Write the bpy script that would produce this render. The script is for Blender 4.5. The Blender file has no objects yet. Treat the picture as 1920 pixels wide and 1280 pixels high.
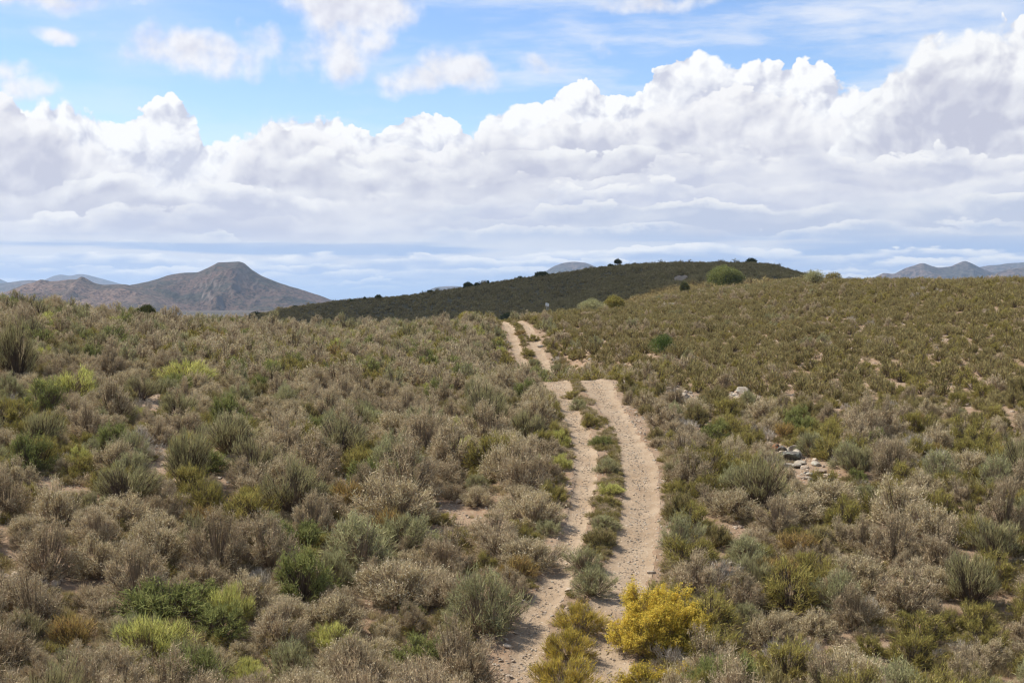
import bpy, math, random
import numpy as np
from mathutils import Vector

random.seed(7)
RNG = np.random.default_rng(11)
scene = bpy.context.scene
COL = scene.collection
F = 2667.0      # focal length in photograph pixels (50 mm on a 36 mm wide frame)
HZ = 560.0      # eye level in the photograph

# ------------------------------------------------------------------ numpy noise
def _hash(ix, iy, s):
    n = (ix.astype(np.int64) * 374761393 + iy.astype(np.int64) * 668265263 + s * 974634777) & 0xffffffff
    n = ((n ^ (n >> 13)) * 1274126177) & 0xffffffff
    n = n ^ (n >> 16)
    return (n & 0xffffff) / float(0xffffff)

def vnoise(x, y, s=0):
    x = np.asarray(x, float); y = np.asarray(y, float)
    ix = np.floor(x); iy = np.floor(y)
    fx = x - ix; fy = y - iy
    fx = fx * fx * fx * (fx * (fx * 6 - 15) + 10); fy = fy * fy * fy * (fy * (fy * 6 - 15) + 10)
    a = _hash(ix, iy, s); b = _hash(ix + 1, iy, s); c = _hash(ix, iy + 1, s); d = _hash(ix + 1, iy + 1, s)
    return (a + (b - a) * fx) * (1 - fy) + (c + (d - c) * fx) * fy

def fbm(x, y, s=0, octs=4, g=.5):
    t = 0; a = 1; n = 0
    c, sn = math.cos(.6), math.sin(.6)
    for o in range(octs):
        t = t + a * (vnoise(x, y, s + o * 17) - .5) * 2; n += a; a *= g
        x, y = (c * x - sn * y) * 2.03 + 5.1, (sn * x + c * y) * 2.03 + 1.7
    return t / n

def ridged(x, y, s=0, octs=5):
    t = 0; a = 1; n = 0
    for o in range(octs):
        t = t + a * (1 - np.abs(vnoise(x, y, s + o * 31) * 2 - 1) * 1.6); n += a; a *= .5
        x, y = (.83 * x - .56 * y) * 2.07 + 3.1, (.56 * x + .83 * y) * 2.07 + 9.7
    return t / n

def pchip(xs, ys, xq):
    xs = np.asarray(xs, float); ys = np.asarray(ys, float)
    h = np.diff(xs); dl = np.diff(ys) / h
    m = np.zeros_like(xs)
    for i in range(1, len(xs) - 1):
        if dl[i - 1] * dl[i] > 0:
            w1 = 2 * h[i] + h[i - 1]; w2 = h[i] + 2 * h[i - 1]
            m[i] = (w1 + w2) / (w1 / dl[i - 1] + w2 / dl[i])
    m[0] = dl[0]; m[-1] = dl[-1]
    q = np.clip(xq, xs[0], xs[-1])
    i = np.clip(np.searchsorted(xs, q) - 1, 0, len(xs) - 2)
    t = (q - xs[i]) / h[i]
    return ((1 + 2 * t) * (1 - t) ** 2) * ys[i] + t * (1 - t) ** 2 * h[i] * m[i] + t * t * (3 - 2 * t) * ys[i + 1] + t * t * (t - 1) * h[i] * m[i + 1]

# ------------------------------------------------------------------ terrain heights
# bearing column -> profile of (distance, height); heights from the slope seen along that bearing
NEAR = [(.3, -1.7), (5, -2.7), (10, -4.1), (15, -5.3), (20, -6.35), (24, -7.05)]
def pr(*a):
    out = list(NEAR)
    for e in a:
        out.append((e[0], (HZ - e[1]) / F * e[0]) if len(e) == 2 else (e[0], e[2]))
    return out + [(1100, -28), (2500, -30), (60000, -30)]
N_ = None
PROF = {
 -500: pr((27.5,1190),(35,945),(45,785),(60,640),(75,572),(90,530),(100,522),(150,N_,-3),(250,N_,-14),(480,N_,-22)),
 0: pr((27.5,1245),(35,1000),(45,820),(55,715),(70,630),(80,596),(90,580),(97,574),(150,N_,-6),(250,N_,-15),(480,N_,-20)),
 250: pr((27.5,1262),(35,1015),(45,838),(55,735),(70,655),(85,622),(98,608),(105,604),(150,N_,-6),(250,N_,-15),(480,N_,-15)),
 500: pr((27.5,1275),(35,1030),(45,860),(60,745),(75,688),(90,646),(105,624),(115,620),(160,N_,-8),(250,N_,-16),(350,N_,-14),(480,588)),
 700: pr((27.5,1277),(35,1038),(45,868),(55,778),(70,703),(85,668),(100,640),(118,624),(125,622),(180,N_,-8),(270,N_,-14),(350,N_,-10.5),(420,602),(480,563)),
 850: pr((27.5,1279),(35,1040),(45,868),(55,785),(65,728),(80,688),(100,655),(120,621),(130,615),(200,N_,-9),(270,N_,-13),(330,630),(400,587),(480,547)),
 940: pr((27.5,1280),(30.5,1162),(34.8,1038),(40,932),(44.5,866),(48.5,824),(53,782),(58,748),(63,722),(70,N_,-4.6),(80,N_,-5.6),(90,N_,-5.85),(97,N_,-5.75),(103,693),(110,660),(125,610),(133,603),(200,N_,-8),(270,N_,-11),(330,617),(400,577),(480,530)),
 1050: pr((27.5,1280),(30.5,1162),(34.8,1036),(40,930),(44.5,866),(48.5,824),(53,782),(58,748),(63,713),(69,N_,-4.4),(80,N_,-5.6),(90,N_,-5.8),(97,N_,-5.7),(103,691),(110,655),(125,612),(140,598),(155,592),(200,N_,-5),(270,N_,-8),(330,597),(400,562),(480,515)),
 1130: pr((27.5,1280),(30.5,1162),(34.8,1036),(40,930),(44.5,866),(48.5,824),(53,782),(58,748),(63,711),(69,N_,-4.1),(80,N_,-4.95),(88,N_,-4.8),(96,674),(105,647),(125,613),(150,590),(175,583),(220,N_,-3.2),(300,587),(380,547),(480,503)),
 1290: pr((27.5,1277),(31,1145),(35,1038),(40,938),(45,868),(50,820),(58,762),(65,724),(75,695),(90,663),(110,628),(140,596),(170,573),(210,554),(240,549),(300,540),(380,516),(480,495)),
 1400: pr((27.5,1277),(35,1045),(45,875),(55,790),(65,737),(80,690),(100,650),(130,607),(160,576),(200,550),(230,543),(300,534),(380,513),(480,496)),
 1520: pr((27.5,1280),(35,1045),(45,880),(55,794),(70,718),(90,657),(120,600),(150,564),(180,541),(200,532),(240,529),(300,530),(480,523)),
 1650: pr((27.5,1283),(35,1045),(45,875),(60,757),(80,672),(100,625),(130,579),(155,545),(175,533),(190,529),(300,N_,1.5),(480,N_,-3)),
 1920: pr((27.5,1290),(35,1045),(45,868),(60,750),(80,661),(100,604),(130,552),(145,536),(155,529),(220,N_,1),(480,N_,-5)),
 2450: pr((27.5,1300),(35,1045),(45,860),(60,735),(80,640),(100,580),(130,530),(145,518),(155,512),(220,N_,1),(480,N_,-5)),
}
_px = sorted(PROF)
LG = np.linspace(math.log(.3), math.log(60000), 1500)
_tab = []
for p in _px:
    d = [math.log(a[0]) for a in PROF[p]]; z = [a[1] for a in PROF[p]]
    v = pchip(d, z, LG)
    k = np.exp(-np.linspace(-2, 2, 9) ** 2); k /= k.sum()
    v = np.convolve(np.pad(v, 4, mode='edge'), k, 'valid')
    _tab.append(v)
_tab = np.array(_tab)
PXG = np.linspace(-500, 2450, 296)
TAB = np.empty((len(PXG), len(LG)))
for j in range(len(LG)):
    TAB[:, j] = pchip(_px, _tab[:, j], PXG)
k = np.exp(-np.linspace(-1.8, 1.8, 9) ** 2); k /= k.sum()
TAB = np.apply_along_axis(lambda c: np.convolve(np.pad(c, 4, mode='edge'), k, 'valid'), 0, TAB)

TRK = np.array([(0,.1),(12,.45),(20,.75),(27.5,1.05),(30.5,1.28),(31.8,1.62),(34.8,2.15),(40,2.80),(44.5,3.12),(48.5,3.2),(53,3.12),(58,2.98),(63,2.72),(72,2.35),(84,2.05),(100,1.85),(112,1.1),(125,.42),(140,-.6),(165,-1.5),(210,2),(260,14),(320,36),(340,39.3),(370,44),(395,47.6),(420,52),(455,60),(520,66)])
def track_x(y):
    return pchip(TRK[:, 0], TRK[:, 1], y)
def rut_half(y, side):
    # half width of each wheel rut; the right one is worn wider where the track turns
    if side < 0:
        return .31 + .30 * np.exp(-((np.asarray(y) - 61.8) / 2.6) ** 2) + .10 * fbm(np.asarray(y) * .22, 3.3 + 0 * np.asarray(y), 5, 3)
    return .36 + .13 * np.exp(-((np.asarray(y) - 38) / 8) ** 2) + .10 * np.exp(-((np.asarray(y) - 62) / 9) ** 2) + .16 * np.exp(-((np.asarray(y) - 61.8) / 2.6) ** 2) + .10 * fbm(np.asarray(y) * .2, 8.3 + 0 * np.asarray(y), 6, 3)

def height_base(x, y):
    x = np.asarray(x, float); y = np.asarray(y, float)
    r = np.hypot(x, y)
    th = np.arctan2(x, y)
    thc = np.clip(th, math.atan(-1459 / F), math.atan(1489 / F))
    px = 960 + F * np.tan(thc)
    d = np.maximum(r * np.cos(thc), .31)
    a = (px - PXG[0]) / (PXG[1] - PXG[0]); b = (np.log(d) - LG[0]) / (LG[1] - LG[0])
    i = np.clip(a.astype(int), 0, len(PXG) - 2); j = np.clip(b.astype(int), 0, len(LG) - 2)
    fa = np.clip(a - i, 0, 1); fb = np.clip(b - j, 0, 1)
    return (TAB[i, j] * (1 - fb) + TAB[i, j + 1] * fb) * (1 - fa) + (TAB[i + 1, j] * (1 - fb) + TAB[i + 1, j + 1] * fb) * fa

def height(x, y):
    """Ground without the carved ruts."""
    x = np.asarray(x, float); y = np.asarray(y, float)
    z = height_base(x, y)
    r = np.hypot(x, y)
    dt = np.abs(x - track_x(y))
    m = np.clip((dt - 1.2) / 2.5, 0, 1)
    far = np.clip((r - 150) / 250, 0, 1)
    z = z + m * (.10 * fbm(x / 2.7, y / 2.7, 1, 3) + .16 * fbm(x / 9, y / 9, 2, 3)) + far * 1.1 * fbm(x / 32, y / 32, 3, 4) * np.clip((1400 - r) / 600, 0, 1)
    z = z + np.clip((r - 1500) / 2500, 0, 1) * 9 * fbm(x / 900, y / 900, 4, 4)
    return z

def rut_depth(x, y):
    x = np.asarray(x, float); y = np.asarray(y, float)
    tx = track_x(y)
    out = np.zeros_like(x)
    for s in (-1, 1):
        t = np.abs(x - tx - s * .8) / rut_half(y, s)
        out = np.maximum(out, np.clip(1.25 - t, 0, 1) * 2.2)
    out = np.clip(out, 0, 1) * (((y > 3) & (y < 67)) | ((y > 100) & (y < 140)) | ((y > 337) & (y < 380)))
    return .10 * out

def ground(x, y):
    return height(x, y) - rut_depth(x, y)

def at(px, py, dmin=22.0, dmax=900.0):
    """First ground point met along the sight line through a photograph pixel."""
    u = (px - 960) / F
    d = np.exp(np.linspace(math.log(dmin), math.log(dmax), 4000))
    z = ground(u * d, d)
    s = HZ - z / d * F
    k = np.argmax(s <= py)
    if s[k] > py:
        k = len(d) - 1 if (s > py).all() else k
        k = int(np.argmin(s))
    return Vector((u * d[k], d[k], float(z[k])))

# ------------------------------------------------------------------ mesh helpers
def mesh_np(name, verts, faces, mats=(), matidx=None, smooth=False, attrs=None):
    """faces: int array (n,3) or (n,4)."""
    me = bpy.data.meshes.new(name)
    verts = np.ascontiguousarray(verts, np.float32); faces = np.ascontiguousarray(faces, np.int32)
    n, k = faces.shape
    me.vertices.add(len(verts)); me.vertices.foreach_set('co', verts.ravel())
    me.loops.add(n * k); me.loops.foreach_set('vertex_index', faces.ravel())
    me.polygons.add(n); me.polygons.foreach_set('loop_start', np.arange(0, n * k, k, dtype=np.int32))
    me.polygons.foreach_set('use_smooth', np.full(n, smooth))
    for m in mats: me.materials.append(m)
    if matidx is not None: me.polygons.foreach_set('material_index', np.asarray(matidx, np.int32))
    if attrs:
        for an, av in attrs.items():
            a = me.attributes.new(an, 'FLOAT', 'POINT'); a.data.foreach_set('value', np.ascontiguousarray(av, np.float32))
    me.update(calc_edges=True); me.validate()
    return me

def link(name, data, parent=None, loc=(0, 0, 0), rot=(0, 0, 0), scale=(1, 1, 1)):
    o = bpy.data.objects.new(name, data); COL.objects.link(o)
    o.location = loc; o.rotation_euler = rot; o.scale = scale
    if parent: o.parent = parent
    return o

def tag(o, label=None, cat=None, group=None, kind=None):
    if label: o['label'] = label
    if cat: o['category'] = cat
    if group: o['group'] = group
    if kind: o['kind'] = kind
    return o

# ------------------------------------------------------------------ node helpers
class S:
    """A node socket with arithmetic."""
    def __init__(self, nt, sock): self.nt = nt; self.s = sock
    def _m(self, op, *o, clamp=False):
        n = self.nt.nodes.new('ShaderNodeMath'); n.operation = op; n.use_clamp = clamp
        for i, v in enumerate((self,) + o):
            if isinstance(v, S): self.nt.links.new(v.s, n.inputs[i])
            else: n.inputs[i].default_value = v
        return S(self.nt, n.outputs[0])
    def __add__(a, b): return a._m('ADD', b)
    __radd__ = __add__
    def __sub__(a, b): return a._m('SUBTRACT', b)
    def __rsub__(a, b): return (a * -1.0) + b
    def __mul__(a, b): return a._m('MULTIPLY', b)
    __rmul__ = __mul__
    def __truediv__(a, b): return a._m('DIVIDE', b)
    def max(a, b): return a._m('MAXIMUM', b)
    def min(a, b): return a._m('MINIMUM', b)
    def smax(a, b, k): return a._m('SMOOTH_MAX', b, k)
    def pow(a, b): return a._m('POWER', b)
    def abs(a): return a._m('ABSOLUTE')
    def exp(a): return a._m('EXPONENT')
    def clamp(a): return (a * 1.0)._m('ADD', 0.0, clamp=True)
    def step(a, lo, hi, smooth=True, to=(0, 1)):
        n = a.nt.nodes.new('ShaderNodeMapRange'); n.interpolation_type = 'SMOOTHSTEP' if smooth else 'LINEAR'
        a.nt.links.new(a.s, n.inputs[0])
        for i, v in ((1, lo), (2, hi), (3, to[0]), (4, to[1])):
            if isinstance(v, S): a.nt.links.new(v.s, n.inputs[i])
            else: n.inputs[i].default_value = v
        return S(a.nt, n.outputs[0])

def vec(nt, x, y, z=0.0):
    n = nt.nodes.new('ShaderNodeCombineXYZ')
    for i, v in enumerate((x, y, z)):
        if isinstance(v, S): nt.links.new(v.s, n.inputs[i])
        else: n.inputs[i].default_value = v
    return S(nt, n.outputs[0])
def noise(nt, v, scale=1, detail=4, rough=.5, dist=0, dim='3D', out=0):
    n = nt.nodes.new('ShaderNodeTexNoise'); n.noise_dimensions = dim
    if v is not None: nt.links.new(v.s, n.inputs['Vector'])
    n.inputs['Scale'].default_value = scale; n.inputs['Detail'].default_value = detail
    n.inputs['Roughness'].default_value = rough; n.inputs['Distortion'].default_value = dist
    return S(nt, n.outputs[out])
def voro(nt, v, scale=1, detail=0, rough=.5, dim='3D', feature='F1', out='Distance', rnd=1.0):
    n = nt.nodes.new('ShaderNodeTexVoronoi'); n.voronoi_dimensions = dim; n.feature = feature
    if v is not None: nt.links.new(v.s, n.inputs['Vector'])
    n.inputs['Scale'].default_value = scale
    if 'Detail' in n.inputs: n.inputs['Detail'].default_value = detail; n.inputs['Roughness'].default_value = rough
    n.inputs['Randomness'].default_value = rnd
    return S(nt, n.outputs[out])
def mix(nt, f, a, b, mode='MIX'):
    n = nt.nodes.new('ShaderNodeMix'); n.data_type = 'RGBA'; n.blend_type = mode; n.clamp_factor = True
    for i, v in ((0, f), (6, a), (7, b)):
        if isinstance(v, S): nt.links.new(v.s, n.inputs[i])
        elif i == 0: n.inputs[i].default_value = v
        else: n.inputs[i].default_value = (v[0], v[1], v[2], 1)
    return S(nt, n.outputs[2])
def attr(nt, name):
    n = nt.nodes.new('ShaderNodeAttribute'); n.attribute_name = name
    return S(nt, n.outputs['Fac'])
def obj_random(nt): return S(nt, nt.nodes.new('ShaderNodeObjectInfo').outputs['Random'])
def position(nt): return S(nt, nt.nodes.new('ShaderNodeNewGeometry').outputs['Position'])
def objco(nt): return S(nt, nt.nodes.new('ShaderNodeTexCoord').outputs['Object'])
def newmat(name):
    m = bpy.data.materials.new(name); m.use_nodes = True; nt = m.node_tree; nt.nodes.clear()
    return m, nt, nt.nodes.new('ShaderNodeOutputMaterial')
def principled(nt, out, color, rough=.9, bump=None, bstr=.5, bdist=.05, spec=.2):
    b = nt.nodes.new('ShaderNodeBsdfPrincipled')
    if isinstance(color, S): nt.links.new(color.s, b.inputs['Base Color'])
    else: b.inputs['Base Color'].default_value = (*color, 1)
    b.inputs['Roughness'].default_value = rough; b.inputs['Specular IOR Level'].default_value = spec
    if bump is not None:
        n = nt.nodes.new('ShaderNodeBump'); n.inputs['Strength'].default_value = bstr; n.inputs['Distance'].default_value = bdist
        nt.links.new(bump.s, n.inputs['Height']); nt.links.new(n.outputs[0], b.inputs['Normal'])
    nt.links.new(b.outputs[0], out.inputs['Surface']); return b

def leafmat(name, ca, cb, trans=.25, tip=None, pos_scale=.35):
    """Leaf or twig colour: varies from plant to plant, leaf to leaf and from clump to clump."""
    m, nt, out = newmat(name)
    r = obj_random(nt); v = attr(nt, 'v')
    c = mix(nt, r, ca, cb)
    if tip is not None:
        c = mix(nt, attr(nt, 'tip'), c, tip)
    hs = nt.nodes.new('ShaderNodeHueSaturation')
    nt.links.new(c.s, hs.inputs['Color'])
    val = v * .8 + .70
    nt.links.new(val.s, hs.inputs['Value'])
    hue = (v * 7.31)._m('FRACT') * .03 + .485
    nt.links.new(hue.s, hs.inputs['Hue'])
    col = S(nt, hs.outputs[0])
    d = nt.nodes.new('ShaderNodeBsdfDiffuse'); nt.links.new(col.s, d.inputs[0])
    t = nt.nodes.new('ShaderNodeBsdfTranslucent'); nt.links.new(col.s, t.inputs[0])
    ms = nt.nodes.new('ShaderNodeMixShader'); ms.inputs[0].default_value = trans
    nt.links.new(d.outputs[0], ms.inputs[1]); nt.links.new(t.outputs[0], ms.inputs[2])
    nt.links.new(ms.outputs[0], out.inputs['Surface'])
    return m

# ------------------------------------------------------------------ sky and sun
SUN_EL = math.radians(50)
SUN_AZ = math.atan2(-.86, .42)      # from +Y towards +X: the sun stands to the left, a little ahead
SKY_STRENGTH = .12
EXPOSURE = .50
USE_DENOISE = True
sd = Vector((math.sin(SUN_AZ) * math.cos(SUN_EL), math.cos(SUN_AZ) * math.cos(SUN_EL), math.sin(SUN_EL)))
sl = bpy.data.lights.new('sun', 'SUN'); sl.energy = 5.0; sl.angle = math.radians(.53); sl.color = (1, .955, .88)
so = bpy.data.objects.new('sun', sl); COL.objects.link(so)
so.rotation_euler = sd.to_track_quat('Z', 'Y').to_euler()

world = bpy.data.worlds.new('World'); scene.world = world; world.use_nodes = True
wt = world.node_tree; wt.nodes.clear()
wo = wt.nodes.new('ShaderNodeOutputWorld'); bg = wt.nodes.new('ShaderNodeBackground')
wt.links.new(bg.outputs[0], wo.inputs[0]); bg.inputs[1].default_value = SKY_STRENGTH
sky = wt.nodes.new('ShaderNodeTexSky'); sky.sky_type = 'NISHITA'; sky.sun_disc = False
sky.sun_elevation = SUN_EL; sky.sun_rotation = SUN_AZ; sky.altitude = 500; sky.air_density = 1.0; sky.dust_density = .3; sky.ozone_density = 1.6

def build_clouds(nt):
    tc = nt.nodes.new('ShaderNodeTexCoord')
    sp = nt.nodes.new('ShaderNodeSeparateXYZ'); nt.links.new(tc.outputs['Generated'], sp.inputs[0])
    X, Y, Z = (S(nt, sp.outputs[i]) for i in range(3))
    A = X._m('ARCTAN2', Y) * F                               # bearing
    hlen = (X * X + Y * Y)._m('SQRT').max(.02)
    E = (Z / hlen) * F                                       # height above the horizon
    cosA = 1.0                                                # E below is slope * F
    def av(px): return math.atan((px - 960) / F) * F
    def ev(px, py): return (HZ - py) * math.cos(math.atan((px - 960) / F))
    P = vec(nt, A / 1000.0, E / 1000.0, 0.0)
    def curve(pts):
        n = nt.nodes.new('ShaderNodeFloatCurve')
        x = (A + 1400.0) / 2800.0
        nt.links.new(x.s, n.inputs['Value'])
        c = n.mapping.curves[0]
        pts = [((av(p) + 1400) / 2800, ev(p, q) / 700) for p, q in pts]
        while len(c.points) < len(pts): c.points.new(.5, .5)
        for cp, q in zip(c.points, pts): cp.location = q
        n.mapping.use_clip = False
        n.mapping.update()
        return S(nt, n.outputs[0]) * 700.0
    def shifted(dx, dy, sx=1.0, sy=1.0, off=0.0):
        return vec(nt, (A + (dx + off * 733.0)) * (sx / 1000.0), (E + (dy + off * 391.0)) * (sy / 1000.0), 0.0)
    def puff(dx, dy, scale, off, det=3.0, sx=1.0, sy=1.0, warp=None):
        v = shifted(dx, dy, sx, sy, off)
        if warp is not None:
            n = nt.nodes.new('ShaderNodeVectorMath'); n.operation = 'ADD'
            nt.links.new(v.s, n.inputs[0]); nt.links.new(warp.s, n.inputs[1]); v = S(nt, n.outputs[0])
        return 1.0 - voro(nt, v, scale, det, .55, dim='2D', feature='F1')
    # domain warp shared by all layers
    wn = noise(nt, P, 5.0, 4, .55, dim='2D', out=1)
    w1 = nt.nodes.new('ShaderNodeVectorMath'); w1.operation = 'SUBTRACT'
    nt.links.new(wn.s, w1.inputs[0]); w1.inputs[1].default_value = (.5, .5, .5)
    w2 = nt.nodes.new('ShaderNodeVectorMath'); w2.operation = 'SCALE'; w2.inputs['Scale'].default_value = .075
    nt.links.new(w1.outputs[0], w2.inputs[0]); W = S(nt, w2.outputs[0])
    sep = nt.nodes.new('ShaderNodeSeparateXYZ'); nt.links.new(w1.outputs[0], sep.inputs[0])
    WX, WY = S(nt, sep.outputs[0]), S(nt, sep.outputs[1])
    FN = noise(nt, shifted(0, 0, 1.0, 1.5, 2.0), 16.0, 5, .62, dim='2D')
    # base
    skc = nt.nodes.new('ShaderNodeHueSaturation'); nt.links.new(sky.outputs[0], skc.inputs['Color'])
    skc.inputs['Hue'].default_value = .513; skc.inputs['Saturation'].default_value = SKY_SAT; skc.inputs['Value'].default_value = SKY_VAL
    K = 1.0 / SKY_STRENGTH
    K = K * .71
    def C(r, g, b): return (r * K, g * K, b * K)
    col = S(nt, skc.outputs[0])
    # thin high veil, drawn out in streaks
    rot = nt.nodes.new('ShaderNodeMapping'); rot.inputs['Rotation'].default_value = (0, 0, math.radians(-12)); rot.inputs['Scale'].default_value = (1.1, 5.5, 1)
    nt.links.new(P.s, rot.inputs[0])
    vr = nt.nodes.new('ShaderNodeVectorMath'); vr.operation = 'ADD'; nt.links.new(rot.outputs[0], vr.inputs[0]); nt.links.new(W.s, vr.inputs[1])
    ci = noise(nt, S(nt, vr.outputs[0]), 1.7, 6, .6, dim='2D')
    region = ((A - av(1350)) / 620.0).abs().step(.35, 1.5, to=(1, .25))
    veil = ci.step(.40, .72) * region * .85
    col = mix(nt, veil, col, C(.93, .95, 1.0))
    # loose soft clouds above the bank
    soft = None
    for px, py, rx, ry, s in ((655,10,115,70,1.15),(650,75,75,70,.9),(600,110,60,35,.55),(345,95,75,42,.95),(300,110,75,30,.7),(400,105,60,40,.85),(480,95,38,45,.6),(855,120,75,38,1.0),(770,150,70,28,.85),(895,135,50,35,.7),
                              (105,62,42,18,.8),(20,140,60,22,.9),(40,165,60,30,.8),(1215,12,110,20,.7),(90,0,150,18,.8),(195,65,14,8,.35),(1010,130,60,16,.30),(1100,95,80,20,.3)):
        dx = (A + WX * 95.0 - av(px)) * (1 / rx); dy = (E + WY * 75.0 - ev(px, py)) * (1 / ry)
        d = (1.0 - (dx * dx + dy * dy) * .55) * s
        soft = d if soft is None else soft.max(d)
    ns = noise(nt, P, 13.0, 5, .55, dim='2D')
    dens = soft.max(-1.0) + (ns - .5) * 1.5
    al = dens.step(.12, .95) * .88
    nl = noise(nt, shifted(-9, 12), 13.0, 3, .5, dim='2D')
    lit = (ns - nl) * 3.0 + .62 + (dens - .5) * .10
    col = mix(nt, al, col, mix(nt, lit.clamp(), C(.76, .74, .80), C(1.0, .98, .98)))

    def bank(col, top, amp, scale, off, edge, grey, white, k, depth, shade_lo, alpha=1.0, det=3.0, sx=1.0, sy=1.0, roll=0.0, bias=0.0, ragged=.6):
        """One rank of cumulus: puffy top edge, sunlit from the upper left, greyer towards its flat base."""
        f0 = puff(0, 0, scale, off, det, sx, sy, W)
        f1 = puff(-13, 17, scale, off, det - 1, sx, sy, W)
        big = noise(nt, shifted(0, 0, sx, sy, off + 3.3), scale * .42, 2, .5, dim='2D')
        h = top + ((f0 - .55) * amp) + (big - .5) * amp * 1.5 + (FN - .5) * (amp * ragged) - E
        if roll: h = h + (noise(nt, shifted(0, 0, 1.0, .15, off + 6.1), 2.6, 2, .5, dim='2D') - .5) * roll
        n2 = noise(nt, shifted(0, 0, .6, 1.6, off + 9.1), 5.0, 3, .5, dim='2D')
        soft_ = n2.step(.40, .62, to=(.35, 2.6))          # some rims are crisp, others dissolve
        a = (h / (soft_ * edge)).step(0.0, 1.0)
        if alpha != 1.0: a = a * alpha
        if roll: a = a * big.step(.36, .52, to=(.25, 1.0))
        g = (f0 - f1) * k
        fall = h.step(2.0, depth)
        lit = g * (1.0 - fall * .45) + .95 - fall * (1 - shade_lo) + (n2 - .5) * 2.2 * fall + bias
        c = mix(nt, lit.clamp(), grey, white)
        return mix(nt, a, col, c)

    Wh = C(1.04, 1.04, 1.04)
    # back rank, the brightest towers
    col = bank(col, curve([(-300,215),(0,175),(60,180),(160,190),(235,215),(252,188),(320,180),(372,200),(385,235),(460,240),(490,205),(560,188),(636,182),(650,225),(700,232),(735,205),(800,188),(860,205),(885,222),(915,188),(960,180),(1035,180),(1048,152),(1110,150),(1150,168),(1185,158),(1240,112),(1290,84),(1330,88),(1372,128),(1392,122),(1430,95),(1490,90),(1540,112),(1575,142),(1640,155),(1700,150),(1900,150),(2200,150)]),
               40, 12, 0.0, 7.0, C(.66, .68, .79), Wh, 1.9, 120, .50, det=4.0)
    col = bank(col, curve([(-300,190),(0,182),(90,190),(180,228),(260,268),(330,300),(420,290),(455,235),(520,222),(590,216),(640,230),(700,250),(780,275),(850,245),(950,205),(1050,210),(1150,195),(1260,160),(1330,132),(1390,150),(1500,165),(1560,205),(1700,210),(1900,210),(2200,210)]),
               52, 9, 4.7, 13.0, C(.60, .61, .72), C(1.0, .99, .99), 1.5, 85, .34, .95, det=4.0)
    col = bank(col, curve([(-300,275),(0,285),(150,290),(250,285),(330,300),(400,330),(500,285),(600,272),(700,310),(850,280),(950,262),(1100,255),(1250,235),(1400,235),(1600,240),(2200,240)]),
               52, 8, 8.2, 16.0, C(.60, .61, .72), C(1.0, .995, .985), 1.4, 62, .30, .93, sx=.75, sy=1.3, roll=60, ragged=1.1)
    # large right-hand cloud
    col = bank(col, curve([(-300,600),(1450,560),(1540,290),(1580,205),(1620,165),(1660,130),(1700,98),(1730,48),(1790,40),(1830,30),(1870,12),(1920,10),(2000,-10),(2300,-30)]),
               46, 9, 12.4, 15.0, C(.60, .61, .72), C(1.0, 1.0, 1.0), 1.6, 140, .36, 1.0, det=4.0)
    # lower, flatter ranks seen from further below
    col = bank(col, curve([(-300,330),(0,335),(200,320),(400,325),(600,330),(800,318),(1000,305),(1200,290),(1400,285),(1700,265),(2200,265)]),
               44, 8, 15.9, 13.0, C(.62, .64, .76), C(1.0, .99, .98), 1.2, 46, .26, .90, sx=.7, sy=1.6, roll=60, ragged=1.1)
    col = bank(col, curve([(-300,375),(0,378),(200,368),(400,370),(600,372),(800,355),(1000,345),(1200,332),(1400,325),(1700,318),(2200,315)]),
               40, 8, 21.3, 12.0, C(.62, .65, .78), C(1.0, .99, .975), 1.1, 38, .24, .90, sx=.65, sy=1.9, roll=60, ragged=1.1)
    col = bank(col, curve([(-300,412),(0,415),(200,408),(400,412),(600,418),(800,390),(1000,378),(1200,372),(1400,368),(1700,362),(2200,360)]),
               34, 8, 25.1, 11.0, C(.57, .62, .76), C(.94, .935, .93), 1.0, 32, .22, .90, sx=.6, sy=2.1, roll=48, ragged=1.1)
    col = bank(col, curve([(-300,450),(0,455),(200,448),(400,452),(600,458),(800,420),(900,408),(1100,410),(1300,412),(1500,418),(1700,405),(1900,398),(2200,395)]),
               28, 8, 29.1, 10.0, C(.55, .63, .80), C(.92, .92, .93), .9, 26, .16, .88, sx=.55, sy=2.3, roll=36, ragged=1.1)
    # blue-grey gap, then pale layers down to the horizon
    st = noise(nt, shifted(0, 0, .30, 5.6, 31.0), 4.2, 4, .55, dim='2D')
    cb = mix(nt, st.step(.42, .58), C(.42, .56, .82), C(.80, .83, .90))
    col = mix(nt, E.step(85.0, 135.0, to=(.85, 0)), col, cb)
    for q, (y0, sp) in enumerate(((466, 26), (484, 20), (500, 18), (516, 15), (530, 13), (543, 10))):
        col = bank(col, curve([(-300,y0+4),(0,y0+3),(300,y0+8),(600,y0+5),(900,y0),(1200,y0-2),(1500,y0-3),(1900,y0-5),(2200,y0-5)]),
                   13, 19, 33.1 + 4.7 * q, 4.0, C(.48, .60, .84), C(1.04, 1.03, 1.01), .9, sp, .05, .85, sx=.5, sy=2.4, det=2.0, roll=34, ragged=1.3)
    return col

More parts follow.
